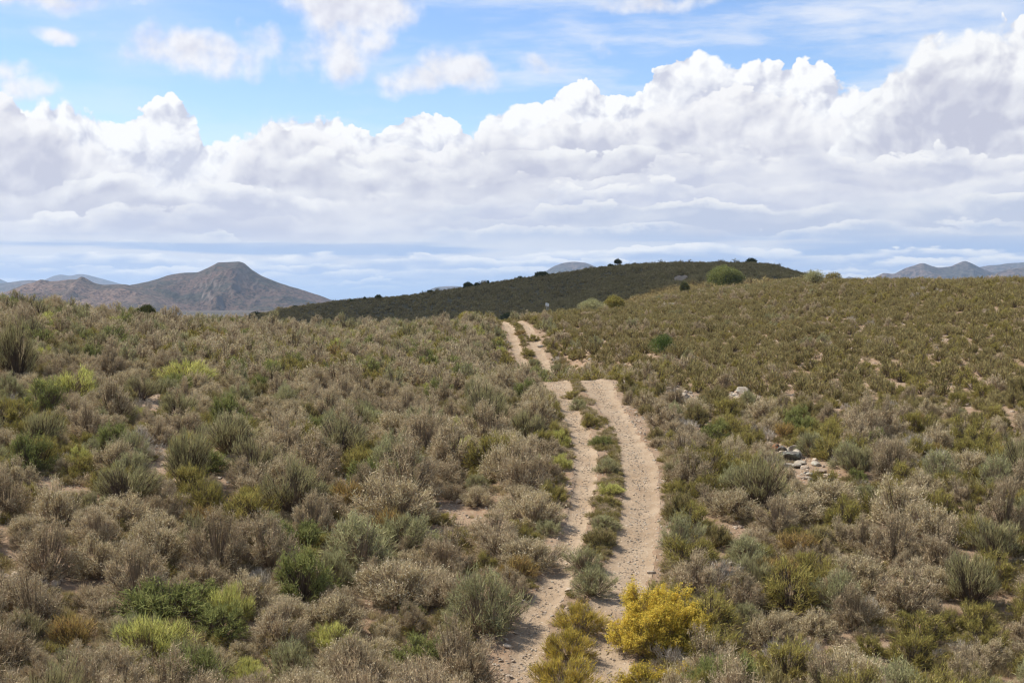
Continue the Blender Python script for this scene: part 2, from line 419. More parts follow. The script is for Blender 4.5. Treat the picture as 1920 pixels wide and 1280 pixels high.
SKY_SAT = 1.2; SKY_VAL = .96
def build_overhead(nt):
    """The rest of the sky: broken cloud in loose heaps, down to the haze."""
    tc = nt.nodes.new('ShaderNodeTexCoord')
    n = noise(nt, S(nt, tc.outputs['Generated']), 3.2, 4, .55)
    return mix(nt, n.step(.47, .62) * .85, S(nt, sky.outputs[0]), (.56 / SKY_STRENGTH, .56 / SKY_STRENGTH, .58 / SKY_STRENGTH))
bgcol = build_clouds(wt)
wt.links.new(bgcol.s, bg.inputs[0])
bg2 = wt.nodes.new('ShaderNodeBackground'); bg2.inputs[1].default_value = SKY_STRENGTH
wt.links.new(build_overhead(wt).s, bg2.inputs[0])
_tc = wt.nodes.new('ShaderNodeTexCoord'); _sp = wt.nodes.new('ShaderNodeSeparateXYZ'); wt.links.new(_tc.outputs['Generated'], _sp.inputs[0])
_x, _y, _z = (S(wt, _sp.outputs[i]) for i in range(3))
# the modelled bank of cloud fills the north, up to about 14 degrees
_in = _y._m('GREATER_THAN', .80) * _z._m('LESS_THAN', .255) * _z._m('GREATER_THAN', -.02)
ms_ = wt.nodes.new('ShaderNodeMixShader'); wt.links.new(_in.s, ms_.inputs[0])
wt.links.new(bg2.outputs[0], ms_.inputs[1]); wt.links.new(bg.outputs[0], ms_.inputs[2]); wt.links.new(ms_.outputs[0], wo.inputs[0])
world.cycles.sampling_method = 'MANUAL'; world.cycles.sample_map_resolution = 256

# ------------------------------------------------------------------ ground materials
def soil_material():
    m, nt, out = newmat('soil')
    p = position(nt)
    n1 = noise(nt, p, .55, 5, .6); n2 = noise(nt, p, 6.0, 6, .65); n3 = noise(nt, p, 60.0, 3, .6)
    c = mix(nt, n1.step(.35, .65), (0.221, 0.139, 0.082), (0.279, 0.197, 0.131))
    c = mix(nt, n2.step(.45, .75), c, (0.328, 0.246, 0.164))
    peb = voro(nt, p, 17.0, out='Color'); pd = voro(nt, p, 17.0)
    sepc = nt.nodes.new('ShaderNodeSeparateColor'); nt.links.new(peb.s, sepc.inputs[0]); pr_ = S(nt, sepc.outputs[0])
    pm = pd.step(.0, .36, to=(1, 0)) * pr_.step(.55, .7)
    c = mix(nt, pm * .7, c, mix(nt, pr_.step(.7, 1.0), (0.180, 0.115, 0.074), (0.414, 0.333, 0.243)))
    # far off the ground between the bushes is grown over with fine dry scrub
    sp = nt.nodes.new('ShaderNodeSeparateXYZ'); nt.links.new(p.s, sp.inputs[0])
    dist = (S(nt, sp.outputs[0]) * S(nt, sp.outputs[0]) + S(nt, sp.outputs[1]) * S(nt, sp.outputs[1]))._m('SQRT')
    veg = noise(nt, p, .09, 6, .65)
    fine = noise(nt, p, 1.3, 4, .7)
    vc = mix(nt, (veg + fine * .6).step(.62, .98), (.085, .070, .034), (.135, .110, .058))
    plain = noise(nt, p, .0016, 6, .6)
    vc2 = mix(nt, plain.step(.4, .62), (.060, .052, .037), (.105, .080, .058))
    cover = dist.step(170.0, 290.0) * (fine + veg).step(.75, 1.25, to=(1.0, .95))
    c = mix(nt, cover, c, vc)
    c = mix(nt, dist.step(800.0, 2500.0), c, vc2)
    b = n2 * .5 + n3 * .15 + pm * .35
    principled(nt, out, c, .95, b, .8, .05, .1)
    return m

def track_material():
    m, nt, out = newmat('gravel_track')
    p = position(nt)
    n1 = noise(nt, p, .9, 5, .6); n2 = noise(nt, p, 9.0, 5, .7); n3 = noise(nt, p, 75.0, 3, .6)
    c = mix(nt, n1.step(.35, .65), (0.296, 0.210, 0.132), (0.355, 0.266, 0.178))
    c = mix(nt, n2.step(.5, .8) * .6, c, (0.295, 0.197, 0.123))
    for sc, amt in ((14.0, .75), (34.0, .6)):
        peb = voro(nt, p, sc, out='Color'); pd = voro(nt, p, sc)
        sepc = nt.nodes.new('ShaderNodeSeparateColor'); nt.links.new(peb.s, sepc.inputs[0]); r = S(nt, sepc.outputs[0])
        pm = pd.step(.10, .42, to=(1, 0)) * r.step(.45, .6)
        c = mix(nt, pm * amt, c, mix(nt, r.step(.6, 1.0), (0.232, 0.160, 0.108), (.58, .49, .37)))
        n2 = n2 + pm * .5
    principled(nt, out, c, .95, n2 * .6 + n3 * .2, .8, .04, .1)
    return m

def _sheet(ys, ts, side):
    Yg, Tg = np.meshgrid(ys, ts, indexing='ij')
    hw = rut_half(Yg, side)
    if ys[0] > 300: hw = hw * 2.0 * np.clip(np.minimum(Yg - ys[0], ys[-1] - Yg) / 9, .05, 1) * (1 + .4 * fbm(Yg / 3, Yg * 0 + side, 4, 3))
    X = track_x(Yg) + side * .8 + Tg * hw
    edge = fbm(X * 2.2, Yg * 2.2, 9, 3) * .035 + fbm(X * 9, Yg * 9, 12, 2) * .012
    near = height(X, Yg)
    # worn floor, rising a little at the edges where it runs out into the soil
    z = near - .066 + (.16 if ys[0] > 300 else 0) + .03 * (np.abs(Tg) ** 3) - .02 * np.clip(np.abs(Tg) - 1.1, 0, 1) + edge
    V = np.stack([X, Yg, z], -1).reshape(-1, 3)
    n, k = len(ys), len(ts)
    i = np.arange(n - 1)[:, None] * k; j = np.arange(k - 1)[None, :]
    fcs = np.stack([i + j, i + j + 1, i + k + j + 1, i + k + j], -1).reshape(-1, 4)
    return V, fcs

def build_ground():
    th = np.concatenate([np.linspace(-180, -52, 40)[:-1], np.linspace(-52, -25, 60)[:-1], np.linspace(-25, 25, 720), np.linspace(25, 52, 60)[1:], np.linspace(52, 180, 40)[1:-1]])
    th = np.radians(th)
    r = np.concatenate([[.3], np.geomspace(.8, 22, 50)[:-1], np.geomspace(22, 135, 430)[:-1], np.geomspace(135, 620, 250)[:-1], np.geomspace(620, 52000, 130)])
    T, R = np.meshgrid(th, r)
    x = R * np.sin(T); y = R * np.cos(T)
    z = ground(x, y)
    nt_, nr = len(th), len(r)
    V = np.stack([x, y, z], -1).reshape(-1, 3)
    i = np.arange(nr - 1)[:, None] * nt_; j = np.arange(nt_)[None, :]; j2 = (j + 1) % nt_
    fcs = np.stack([i + j, i + j2, i + nt_ + j2, i + nt_ + j], -1).reshape(-1, 4)[:, ::-1]
    V = np.vstack([V, [[0, 0, ground(np.array(0.), np.array(.01))]]])
    me = mesh_np('ground', V, fcs, [soil_material()], smooth=True)
    o = link('ground', me); tag(o, kind='structure', label='stony reddish soil of the rolling veld', cat='ground')
    # the two wheel ruts of the track, one sheet of worn gravel each
    tm = track_material()
    for side, lab in ((-1, 'left wheel rut of the stony two-track road'), (1, 'right, wider wheel rut of the stony two-track road')):
        ys = np.concatenate([np.arange(2, 20, .35), np.arange(20, 66.5, .09)])
        ts = np.linspace(-1.3, 1.3, 17)
        def sheet(ys): return _sheet(ys, ts, side)
        V1, F1 = sheet(ys); V2, F2 = sheet(np.arange(338, 379, .4)); V3, F3 = sheet(np.arange(100.5, 139.5, .09))
        V = np.vstack([V1, V2, V3]); fcs = np.vstack([F1, F2 + len(V1), F3 + len(V1) + len(V2)])
        o = link('dirt_track', mesh_np('dirt_track', V, fcs, [tm], smooth=True))
        tag(o, lab, 'dirt track', kind='structure')
build_ground()

# ------------------------------------------------------------------ distant hills and mountains
def mountain_material(name, soil, scrub, rock, scale, sparse=.5):
    m, nt, out = newmat(name)
    p = position(nt)
    n1 = noise(nt, p, scale, 6, .62); n2 = noise(nt, p, scale * 5, 6, .7); n3 = noise(nt, p, scale * 22, 4, .75)
    g = nt.nodes.new('ShaderNodeNewGeometry'); sp = nt.nodes.new('ShaderNodeSeparateXYZ'); nt.links.new(g.outputs['Normal'], sp.inputs[0])
    c = mix(nt, (n1 * .55 + n2 * .45).step(.44, .57), soil, scrub)
    c = mix(nt, n3.step(.485, .55) * .9, c, tuple(v * .30 for v in scrub))
    c = mix(nt, n3.step(.28, .42, to=(1, 0)) * .5, c, soil)
    steep = S(nt, sp.outputs[2]).step(.62, .90, to=(1, 0))
    c = mix(nt, (n2 + steep * .5).step(.62, .85) * .75 * steep.max(.25), c, rock)
    principled(nt, out, c, .95, n2 * .6 + n3 * .4, 1.0, 16 * .004 / scale * .05, .05)
    return m

def mountain(label, D, sky, depth, mat, seed, base=-32.0, rough=.20, foot=None, res=(360, 90), cat='mountain', rs=1.0):
    """A ridge D metres away: sky gives its crest as (bearing, height) pairs, depth how far its flanks run out."""
    sx = [(p - 960) / F * D for p, q in sky]; sz = [(HZ - q) / F * D for p, q in sky]
    xs = np.linspace(sx[0], sx[-1], res[0])
    crest = pchip(sx, sz, xs) - base
    t = np.linspace(-1, 1, res[1]); t = np.sign(t) * np.abs(t) ** 1.5
    Xg, Tg = np.meshgrid(xs, t, indexing='ij')
    H = np.maximum(crest, 0)[:, None] + 0 * Tg
    span = xs[-1] - xs[0]
    Yg = D + Tg * depth
    L = depth * .42 / rs
    w = fbm(Xg / L, Yg / L, seed, 3) * .20
    a = np.clip(np.abs(Tg) * (1 + w * 1.2), 0, 1)
    prof = (1 - a) ** 1.45 * .72 + (1 - a ** 1.2) * .28
    gul = ridged(Xg / (L * .55) + w * 2, Yg / (L * 1.5), seed + 5, 5)
    Z = H * prof
    Z = Z + H * rough * (gul - .75) * np.clip(a * 4.5, .04, 1) * np.clip((1 - a) * 2.5, 0, 1)
    Z = Z + H * .10 * (ridged(Xg / (L * .16), Yg / (L * .34), seed + 7, 4) - .75) * np.clip(a * 6, .05, 1) * np.clip((1 - a) * 3, 0, 1)
    Z = Z + H.max() * .012 * fbm(Xg / (L * .10), Yg / (L * .10), seed + 9, 4)
    e = np.clip((Xg - xs[0]) / (span * .04), 0, 1) * np.clip((xs[-1] - Xg) / (span * .04), 0, 1)
    Z = base - 4 + Z * e
    # widen with distance so that the crest keeps its bearing
    V = np.stack([Xg * (Yg / D) ** .5, Yg, Z], -1).reshape(-1, 3)
    n, k = Xg.shape
    i = np.arange(n - 1)[:, None] * k; j = np.arange(k - 1)[None, :]
    fcs = np.stack([i + j, i + k + j, i + k + j + 1, i + j + 1], -1).reshape(-1, 4)
    o = link('mountain', mesh_np('mountain', V, fcs, [mat], smooth=True))
    tag(o, label, cat, kind='structure'); return o

M1 = mountain_material('mountain_scrub_shaded', (0.122, 0.079, 0.059), (0.054, 0.050, 0.036), (0.162, 0.126, 0.104), .0045)  # soil, scrub and rock tones darkened to carry the cloud shadow on the mountain
M2 = mountain_material('mountain_far', (.14, .10, .082), (.075, .068, .055), (.18, .145, .125), .002)
mountain('flat-topped brown mountain rising on the left', 4300, [(130,600),(190,560),(230,536),(267,527),(300,519),(317,513),(350,508.5),(370,507.5),(383,502),(400,494),(412,488.5),(430,488),(447,487.5),(457,490),(465,496),(471,501),(480,507),(493,515),(520,526),(567,541),(617,558),(640,568),(690,590)], 1150, M1, 3, rough=.40, res=(520, 170))
mountain('low reddish ridge with two knolls left of the flat-topped mountain', 3900, [(-140,590),(-60,565),(20,541),(50,529),(65,526),(78,521),(97,524),(123,522),(143,521),(154,516),(167,522),(177,527),(200,531),(230,530),(250,533),(300,545),(360,570),(420,600)], 900, mountain_material('mountain_red', (.185, .120, .088), (.088, .070, .050), (.22, .165, .13), .005), 8, rough=.34, res=(460, 150))
mountain('small dark foothill below the reddish ridge', 3100, [(15,590),(45,554),(64,545),(85,549),(130,575),(180,600)], 260, M1, 21, rough=.15, res=(140, 60), cat='hill')
mountain('long blue-grey ridge at the left edge', 9000, [(-400,520),(-150,522),(0,529),(60,524),(110,531),(180,550),(240,566)], 1800, M2, 5, rough=.12)
mountain('faint blue mountain far behind the reddish ridge', 14500, [(60,552),(88,522),(115,514),(130,516),(150,513),(190,521),(225,531),(270,545)], 2200, M2, 14, rough=.10, res=(200, 50))
mountain('faint blue peak at the very left edge', 14500, [(-120,540),(-60,522),(-20,517),(10,526),(45,548)], 2000, M2, 15, rough=.10, res=(120, 40))
mountain('pale flat-topped hill behind the ridge with the trees', 8800, [(960,570),(1000,522),(1020,509),(1045,495),(1058,491),(1080,489.5),(1096,491),(1112,497),(1128,504),(1170,530),(1210,560)], 1500, M2, 31, rough=.16)
mountain('small pale mesa behind the left end of the ridge', 9500, [(740,575),(790,552),(808,541),(820,537),(850,535),(872,537),(900,548),(940,572)], 1200, M2, 34, rough=.14, res=(200, 50))
mountain('tiny bluish cone above the left end of the ridge', 9800, [(680,572),(695,566),(712,557),(726,565),(745,574)], 500, M2, 36, rough=.1, res=(80, 30))
mountain('twin-peaked purplish mountain on the right', 7600, [(1590,565),(1633,521),(1647,514),(1657,510),(1673,511),(1697,501),(1713,496),(1730,491),(1743,495),(1760,499),(1780,497),(1793,492),(1808,487),(1820,491),(1840,501),(1860,509),(1900,520),(1960,545)], 1500, M2, 41, rough=.36, res=(460, 120))
mountain('brown ridge at the right edge before the plateau', 6900, [(1800,560),(1850,518),(1880,506),(1920,500),(2000,496),(2100,505),(2250,540)], 1300, M2, 46, rough=.2)
mountain('long blue plateau beyond the twin peaks', 10500, [(1700,560),(1790,515),(1838,499),(1870,495),(1920,490),(2050,484),(2250,486),(2450,500)], 1900, M2, 51, rough=.08)
mountain('little bluish knob left of the twin peaks', 8800, [(1560,560),(1580,524),(1592,517),(1600,519),(1612,522),(1640,540)], 600, M2, 55, rough=.12, res=(80, 30))

# ------------------------------------------------------------------ haze
def build_haze():
    m = bpy.data.materials.new('haze'); m.use_nodes = True; nt = m.node_tree; nt.nodes.clear()
    out = nt.nodes.new('ShaderNodeOutputMaterial'); v = nt.nodes.new('ShaderNodeVolumePrincipled')
    v.inputs['Color'].default_value = (.56, .74, 1.0, 1); v.inputs['Density'].default_value = HAZE
    v.inputs['Anisotropy'].default_value = .2
    nt.links.new(v.outputs[0], out.inputs['Volume'])
    a = 56000.0; lo, hi = -60.0, 330.0
    V = [(x, y, z) for x in (-a, a) for y in (-a, a) for z in (lo, hi)]
    fcs = [(0, 1, 3, 2), (4, 6, 7, 5), (0, 4, 5, 1), (2, 3, 7, 6), (0, 2, 6, 4), (1, 5, 7, 3)]
    o = link('haze', mesh_np('haze', np.array(V), np.array(fcs), [m])); tag(o, 'thin blue haze lying over the whole landscape', 'haze', kind='stuff')
HAZE = 5e-5
build_haze()

# ------------------------------------------------------------------ plants
def unit(v):
    return v / np.maximum(np.linalg.norm(v, axis=-1, keepdims=True), 1e-9)

def blades(o, d, L, w, rng, v, tip=0.0, bend=0.0):
    """Thin pointed blades (one triangle each) from o along d."""
    n = len(o)
    side = unit(np.cross(d, rng.normal(size=(n, 3))))
    w = np.broadcast_to(np.asarray(w, float), (n,))[:, None]; L = np.broadcast_to(np.asarray(L, float), (n,))[:, None]
    a = o - side * w * .5; b = o + side * w * .5; c = o + d * L
    c[:, 2] -= bend * L[:, 0]
    V = np.stack([a, b, c], 1).reshape(-1, 3)
    Fc = np.arange(3 * n).reshape(-1, 3)
    return V, Fc, np.repeat(v, 3), np.repeat(np.broadcast_to(tip, (n,)), 3)

def bars(a, b, wa, wb, rng, v):
    """Twigs: two crossed tapering strips per segment, as triangles."""
    n = len(a); d = unit(b - a)
    s1 = unit(np.cross(d, rng.normal(size=(n, 3)))); s2 = np.cross(d, s1)
    wa = np.broadcast_to(wa, (n,))[:, None] * .5; wb = np.broadcast_to(wb, (n,))[:, None] * .5
    Vs, Fs = [], []
    for q, s in enumerate((s1, s2)):
        V = np.stack([a - s * wa, a + s * wa, b + s * wb, b - s * wb], 1).reshape(-1, 3)
        k = np.arange(n)[:, None] * 4 + q * 4 * n
        Fs.append(np.concatenate([k + np.array([[0, 1, 2]]), k + np.array([[0, 2, 3]])])); Vs.append(V)
    V = np.vstack(Vs); vv = np.tile(np.repeat(v, 4), 2)
    return V, np.vstack(Fs), vv, np.zeros(len(V))

def joinp(parts):
    V, Fc, a, t = [], [], [], []; k = 0
    for p in parts:
        V.append(p[0]); Fc.append(p[1] + k); a.append(p[2]); t.append(p[3]); k += len(p[0])
    return np.vstack(V), np.vstack(Fc), np.concatenate(a), np.concatenate(t)

def shrub_geo(seed, R=.6, H=.75, tips=240, tw=12, tl=.15, lw=.008, spread=.75, up=.35, shape='dome', open_=.0, seeds=0, seedw=.018, twig=.009, lob=.18, fork=3, tipc=0.0, leafy=None):
    """Twig skeleton and outer foliage of one shrub. Returns (twigs, foliage, seedheads) as triangle soups."""
    rng = np.random.default_rng(seed)
    n = tips
    ph = rng.uniform(0, 2 * math.pi, n)
    if shape == 'dome':
        ct = rng.uniform(.02, 1, n) ** .85
    elif shape == 'vase':
        ct = rng.uniform(.42, 1, n)
    else:
        ct = rng.uniform(-.02, 1, n)
    st = np.sqrt(np.maximum(0, 1 - ct * ct))
    k1, k2, k3 = rng.uniform(0, 6.3, 3)
    lobe = 1 + lob * (np.sin(2 * ph + k1) * st + .8 * np.sin(3 * ph + k2 + 3 * ct) + .6 * np.sin(5 * ph + k3 - 6 * ct) * st) * .6
    # clumps: foliage gathers in tufts, leaving gaps
    m = max(8, n // 13)
    cph = rng.uniform(0, 2 * math.pi, m); cct = rng.uniform(0, 1, m); cst = np.sqrt(1 - cct * cct)
    cc = np.stack([cst * np.cos(cph), cst * np.sin(cph), cct], 1)
    dirs = np.stack([st * np.cos(ph), st * np.sin(ph), ct], 1)
    near = cc[np.argmax(dirs @ cc.T, 1)]
    pull = .38
    dirs = unit(dirs * (1 - pull) + near * pull + rng.normal(size=(n, 3)) * .05)
    dirs[:, 2] = np.abs(dirs[:, 2])
    bump = 1 + .13 * rng.normal(size=m)
    rr = (rng.uniform(.5 + open_ * .2, 1, n) ** .36) * lobe * bump[np.argmax(dirs @ cc.T, 1)]
    P = dirs * rr[:, None] * np.array([R, R, H])
    if shape == 'vase':
        P[:, :2] *= 1.25
    P[:, 2] = np.maximum(P[:, 2], .05)
    base = P * np.array([.10, .10, 0]) + rng.normal(size=(n, 3)) * np.array([.03, .03, 0]); base[:, 2] = -.03
    mid = base * .35 + P * .65
    if shape == 'vase':
        mid[:, :2] = base[:, :2] * .5 + P[:, :2] * .5; mid[:, 2] = P[:, 2] * .55
    else:
        mid[:, 2] = P[:, 2] * .50
        mid[:, :2] = P[:, :2] * .62
    mid += rng.normal(size=(n, 3)) * .02
    v = rng.uniform(0, 1, n)
    keep = rng.permutation(n)[: max(20, int(n * .55))]
    tws = [bars(base[keep], mid[keep], twig * 1.5, twig, rng, v[keep]), bars(mid, P, twig, twig * .5, rng, v)]
    d0 = unit(P - mid)
    # fine forks
    for q in range(fork):
        f = rng.uniform(.15, .8, n)[:, None]
        o = mid * (1 - f) + P * f
        d = unit(d0 + rng.normal(size=(n, 3)) * spread * .8 + np.array([0, 0, up]))
        tws.append(blades(o, d, rng.uniform(.8, 1.6, n) * tl, twig * .8, rng, v))
    # outer foliage
    o = np.repeat(P, tw, 0); dd = np.repeat(d0, tw, 0); vv = np.repeat(v, tw)
    back = rng.uniform(0, 1, len(o))
    o = o - dd * (back * tl * 1.5)[:, None] + rng.normal(size=o.shape) * tl * .22
    d = unit(dd + rng.normal(size=o.shape) * spread + np.array([0, 0, up]))
    L = rng.uniform(.55, 1.25, len(o)) * tl
    vv = np.clip(vv * .55 + rng.uniform(0, .45, len(o)), 0, 1)
    tipv = np.clip((1 - back) * tipc * rng.uniform(.3, 1.3, len(o)), 0, 1) * (np.repeat(dirs[:, 2], tw) > .15)
    fol = [blades(o, d, L, lw * rng.uniform(.6, 1.4, len(o)), rng, vv, tipv)]
    if leafy:   # broader little leaves instead of needles
        fol.append(blades(o + d * (L * .4)[:, None], unit(d + rng.normal(size=o.shape) * .9), L * .0 + leafy * 1.5, leafy, rng, vv, tipv))
    sh = None
    if seeds:
        idx = rng.integers(0, len(o), seeds)
        so_ = o[idx] + d[idx] * L[idx][:, None] * rng.uniform(.7, 1.05, (seeds, 1))
        sh = blades(so_, unit(rng.normal(size=(seeds, 3))), seedw * 1.2, seedw, rng, rng.uniform(0, 1, seeds))
    return joinp(tws), joinp(fol), sh

def tuft_geo(seed, R=.2, H=.3, n=160, w=.007):
    rng = np.random.default_rng(seed)
    o = rng.normal(size=(n, 3)) * np.array([R * .35, R * .35, 0]); o[:, 2] = -.02
    d = unit(np.concatenate([rng.normal(size=(n, 2)) * .42, np.ones((n, 1))], 1))
    return blades(o, d, rng.uniform(.5, 1.1, n) * H, w, rng, rng.uniform(0, 1, n), rng.uniform(0, 1, n) * .6)

TWIG = leafmat('twig_grey', (.21, .160, .105), (.30, .235, .165), .0)
TWIG_PALE = leafmat('twig_bleached', (.40, .345, .27), (.53, .47, .38), .0)
TWIG_DARK = leafmat('twig_dark', (.12, .09, .065), (.19, .145, .105), .0)
FM = {
 'grey':   leafmat('foliage_grey', (.365, .285, .175), (.50, .40, .25), .15),
 'straw':  leafmat('foliage_straw', (.36, .285, .165), (.49, .395, .235), .2, (.55, .455, .27)),
 'olive':  leafmat('foliage_olive', (.23, .195, .055), (.33, .275, .085), .25, (.42, .36, .11)),
 'broom':  leafmat('foliage_broom', (.27, .225, .120), (.33, .285, .150), .2, (.38, .36, .16)),
 'sage':   leafmat('foliage_sage', (.27, .25, .125), (.35, .33, .175), .25, (.42, .41, .20)),
 'lime':   leafmat('foliage_lime', (.38, .37, .105), (.46, .44, .13), .3, (.56, .54, .17)),
 'green':  leafmat('foliage_green', (.155, .165, .055), (.225, .23, .075), .3, (.30, .31, .11)),
 'rust':   leafmat('foliage_rust', (.30, .205, .080), (.38, .265, .10), .2, (.44, .32, .11)),
 'karoo':  leafmat('foliage_karoo', (.235, .193, .078), (.335, .275, .120), .2, (.38, .32, .135)),
 'deep':   leafmat('foliage_deep', (.085, .120, .035), (.125, .160, .050), .3),
 'dark':   leafmat('foliage_dark', (.085, .092, .034), (.125, .125, .050), .2),
 'hill':   leafmat('foliage_hill', (.28, .212, .088), (.41, .315, .145), .15),
 'tuft':   leafmat('foliage_grass', (.30, .235, .115), (.40, .33, .18), .3, (.52, .44, .25)),
 'gold':   leafmat('flower_gold', (.55, .41, .065), (.64, .49, .09), .35),
}
FM['dead'] = TWIG_PALE; FM['gold_leaf'] = leafmat('foliage_gold', (.34, .27, .06), (.40, .31, .08), .25, (.50, .38, .07))
SEED = leafmat('seedheads', (.48, .40, .26), (.57, .49, .34), .2)

# kind -> geometry settings (sizes in metres for scale 1), twig material
KIND = {
 'grey':  (dict(R=.62, H=.76, tips=330, tw=15, tl=.10, lw=.0085, spread=.80, up=.22, seeds=500, lob=.12), TWIG, .62),
 'straw': (dict(R=.62, H=.70, tips=310, tw=14, tl=.11, lw=.008, spread=.75, up=.3, tipc=.9, lob=.12, seeds=1300, seedw=.020), TWIG, .62),
 'olive': (dict(R=.58, H=.66, tips=250, tw=14, tl=.11, lw=.011, spread=.7, up=.4, tipc=.5), TWIG_DARK, .58),
 'broom': (dict(R=.54, H=.92, tips=230, tw=13, tl=.15, lw=.009, spread=.42, up=.8, shape='vase', tipc=.8, twig=.011), TWIG_DARK, .58),
 'sage':  (dict(R=.60, H=.80, tips=260, tw=14, tl=.12, lw=.010, spread=.7, up=.4, tipc=.6), TWIG, .60),
 'lime':  (dict(R=.64, H=.72, tips=260, tw=15, tl=.14, lw=.011, spread=.5, up=.7, tipc=.8), TWIG, .64),
 'green': (dict(R=.60, H=.70, tips=250, tw=13, tl=.12, lw=.013, spread=.7, up=.5, tipc=.7, leafy=.02), TWIG_DARK, .60),
 'rust':  (dict(R=.45, H=.50, tips=170, tw=12, tl=.13, lw=.011, spread=.55, up=.6, tipc=.6), TWIG_DARK, .45),
 'karoo': (dict(R=.42, H=.50, tips=190, tw=13, tl=.13, lw=.011, spread=.55, up=.75, tipc=.4), TWIG_DARK, .42),
 'dead':  (dict(R=.60, H=.65, tips=110, tw=3, tl=.22, lw=.010, spread=.7, up=.3, twig=.016, fork=3, open_=1.0), TWIG_PALE, .60),
}
def to_mesh(name, g, mats, idx=None):
    return mesh_np(name, g[0], g[1], mats, idx, attrs={'v': g[2], 'tip': g[3]})

SHRUB = {}     # kind -> list of (twigs mesh, foliage mesh, seed mesh or None)
JOIN = {}      # kind -> list of one-mesh versions for the mass of scrub
for ki, (kn, (kw, tm_, rad)) in enumerate(KIND.items()):
    SHRUB[kn] = []; JOIN[kn] = []
    for v_ in range(3):
        t, f, s = shrub_geo(100 * ki + v_, **{**kw, 'H': kw['H'] * (.9 + .12 * v_)})
        fs = joinp([f, s]) if s is not None else f
        SHRUB[kn].append((to_mesh('twigs', t, [tm_]), to_mesh('foliage', fs, [FM[kn], SEED], np.arange(len(fs[1])) >= len(f[1])), None))
        parts = [t, f] + ([s] if s is not None else [])
        g = joinp(parts); mi = np.concatenate([np.full(len(p[1]), i) for i, p in enumerate(parts)])
        JOIN[kn].append(to_mesh('scrub_plant', g, [tm_, FM[kn], SEED][:len(parts)], mi))
    # lighter versions for distances where a twig is far below a pixel
    JOIN[kn + '_far'] = []
    for v_ in range(3):
        k2 = {**kw, 'tips': int(kw['tips'] * .42), 'tw': max(3, int(kw['tw'] * .6)), 'lw': kw['lw'] * 2.1, 'fork': 1, 'twig': kw.get('twig', .009) * 1.6, 'H': kw['H'] * (.9 + .12 * v_), 'seeds': int(kw.get('seeds', 0) * .3), 'seedw': .032}
        t, f, s = shrub_geo(100 * ki + v_ + 50, **k2)
        parts = [t, f] + ([s] if s is not None else [])
        g = joinp(parts); mi = np.concatenate([np.full(len(p[1]), i) for i, p in enumerate(parts)])
        JOIN[kn + '_far'].append(to_mesh('scrub_plant', g, [tm_, FM[kn], SEED][:len(parts)], mi))
JOIN['tuft'] = [to_mesh('grass_tuft', tuft_geo(900 + i), [FM['tuft']]) for i in range(3)]
def low_geo(seed):
    t, f, s = shrub_geo(seed, R=.30, H=.22, tips=70, tw=9, tl=.09, lw=.010, spread=.9, up=.3, fork=2, twig=.007)
    g = joinp([t, f]); return g, np.concatenate([np.zeros(len(t[1])), np.ones(len(f[1]))])
JOIN['low'] = []
for i in range(2):
    for mk in ('grey', 'karoo', 'olive'):
        g, mi = low_geo(930 + i); JOIN['low'].append(to_mesh('low_scrub', g, [TWIG, FM[mk]], mi))
JOIN['hill'] = []
for i in range(4):
    t, f, s = shrub_geo(960 + i, R=.85, H=.75, tips=60, tw=5, tl=.32, lw=.06, spread=.8, up=.4, fork=0, twig=.03)
    g = joinp([t, f]); mi = np.concatenate([np.zeros(len(t[1])), np.ones(len(f[1]))])
    JOIN['hill'].append(to_mesh('hill_scrub', g, [TWIG_DARK, FM['hill']], mi))

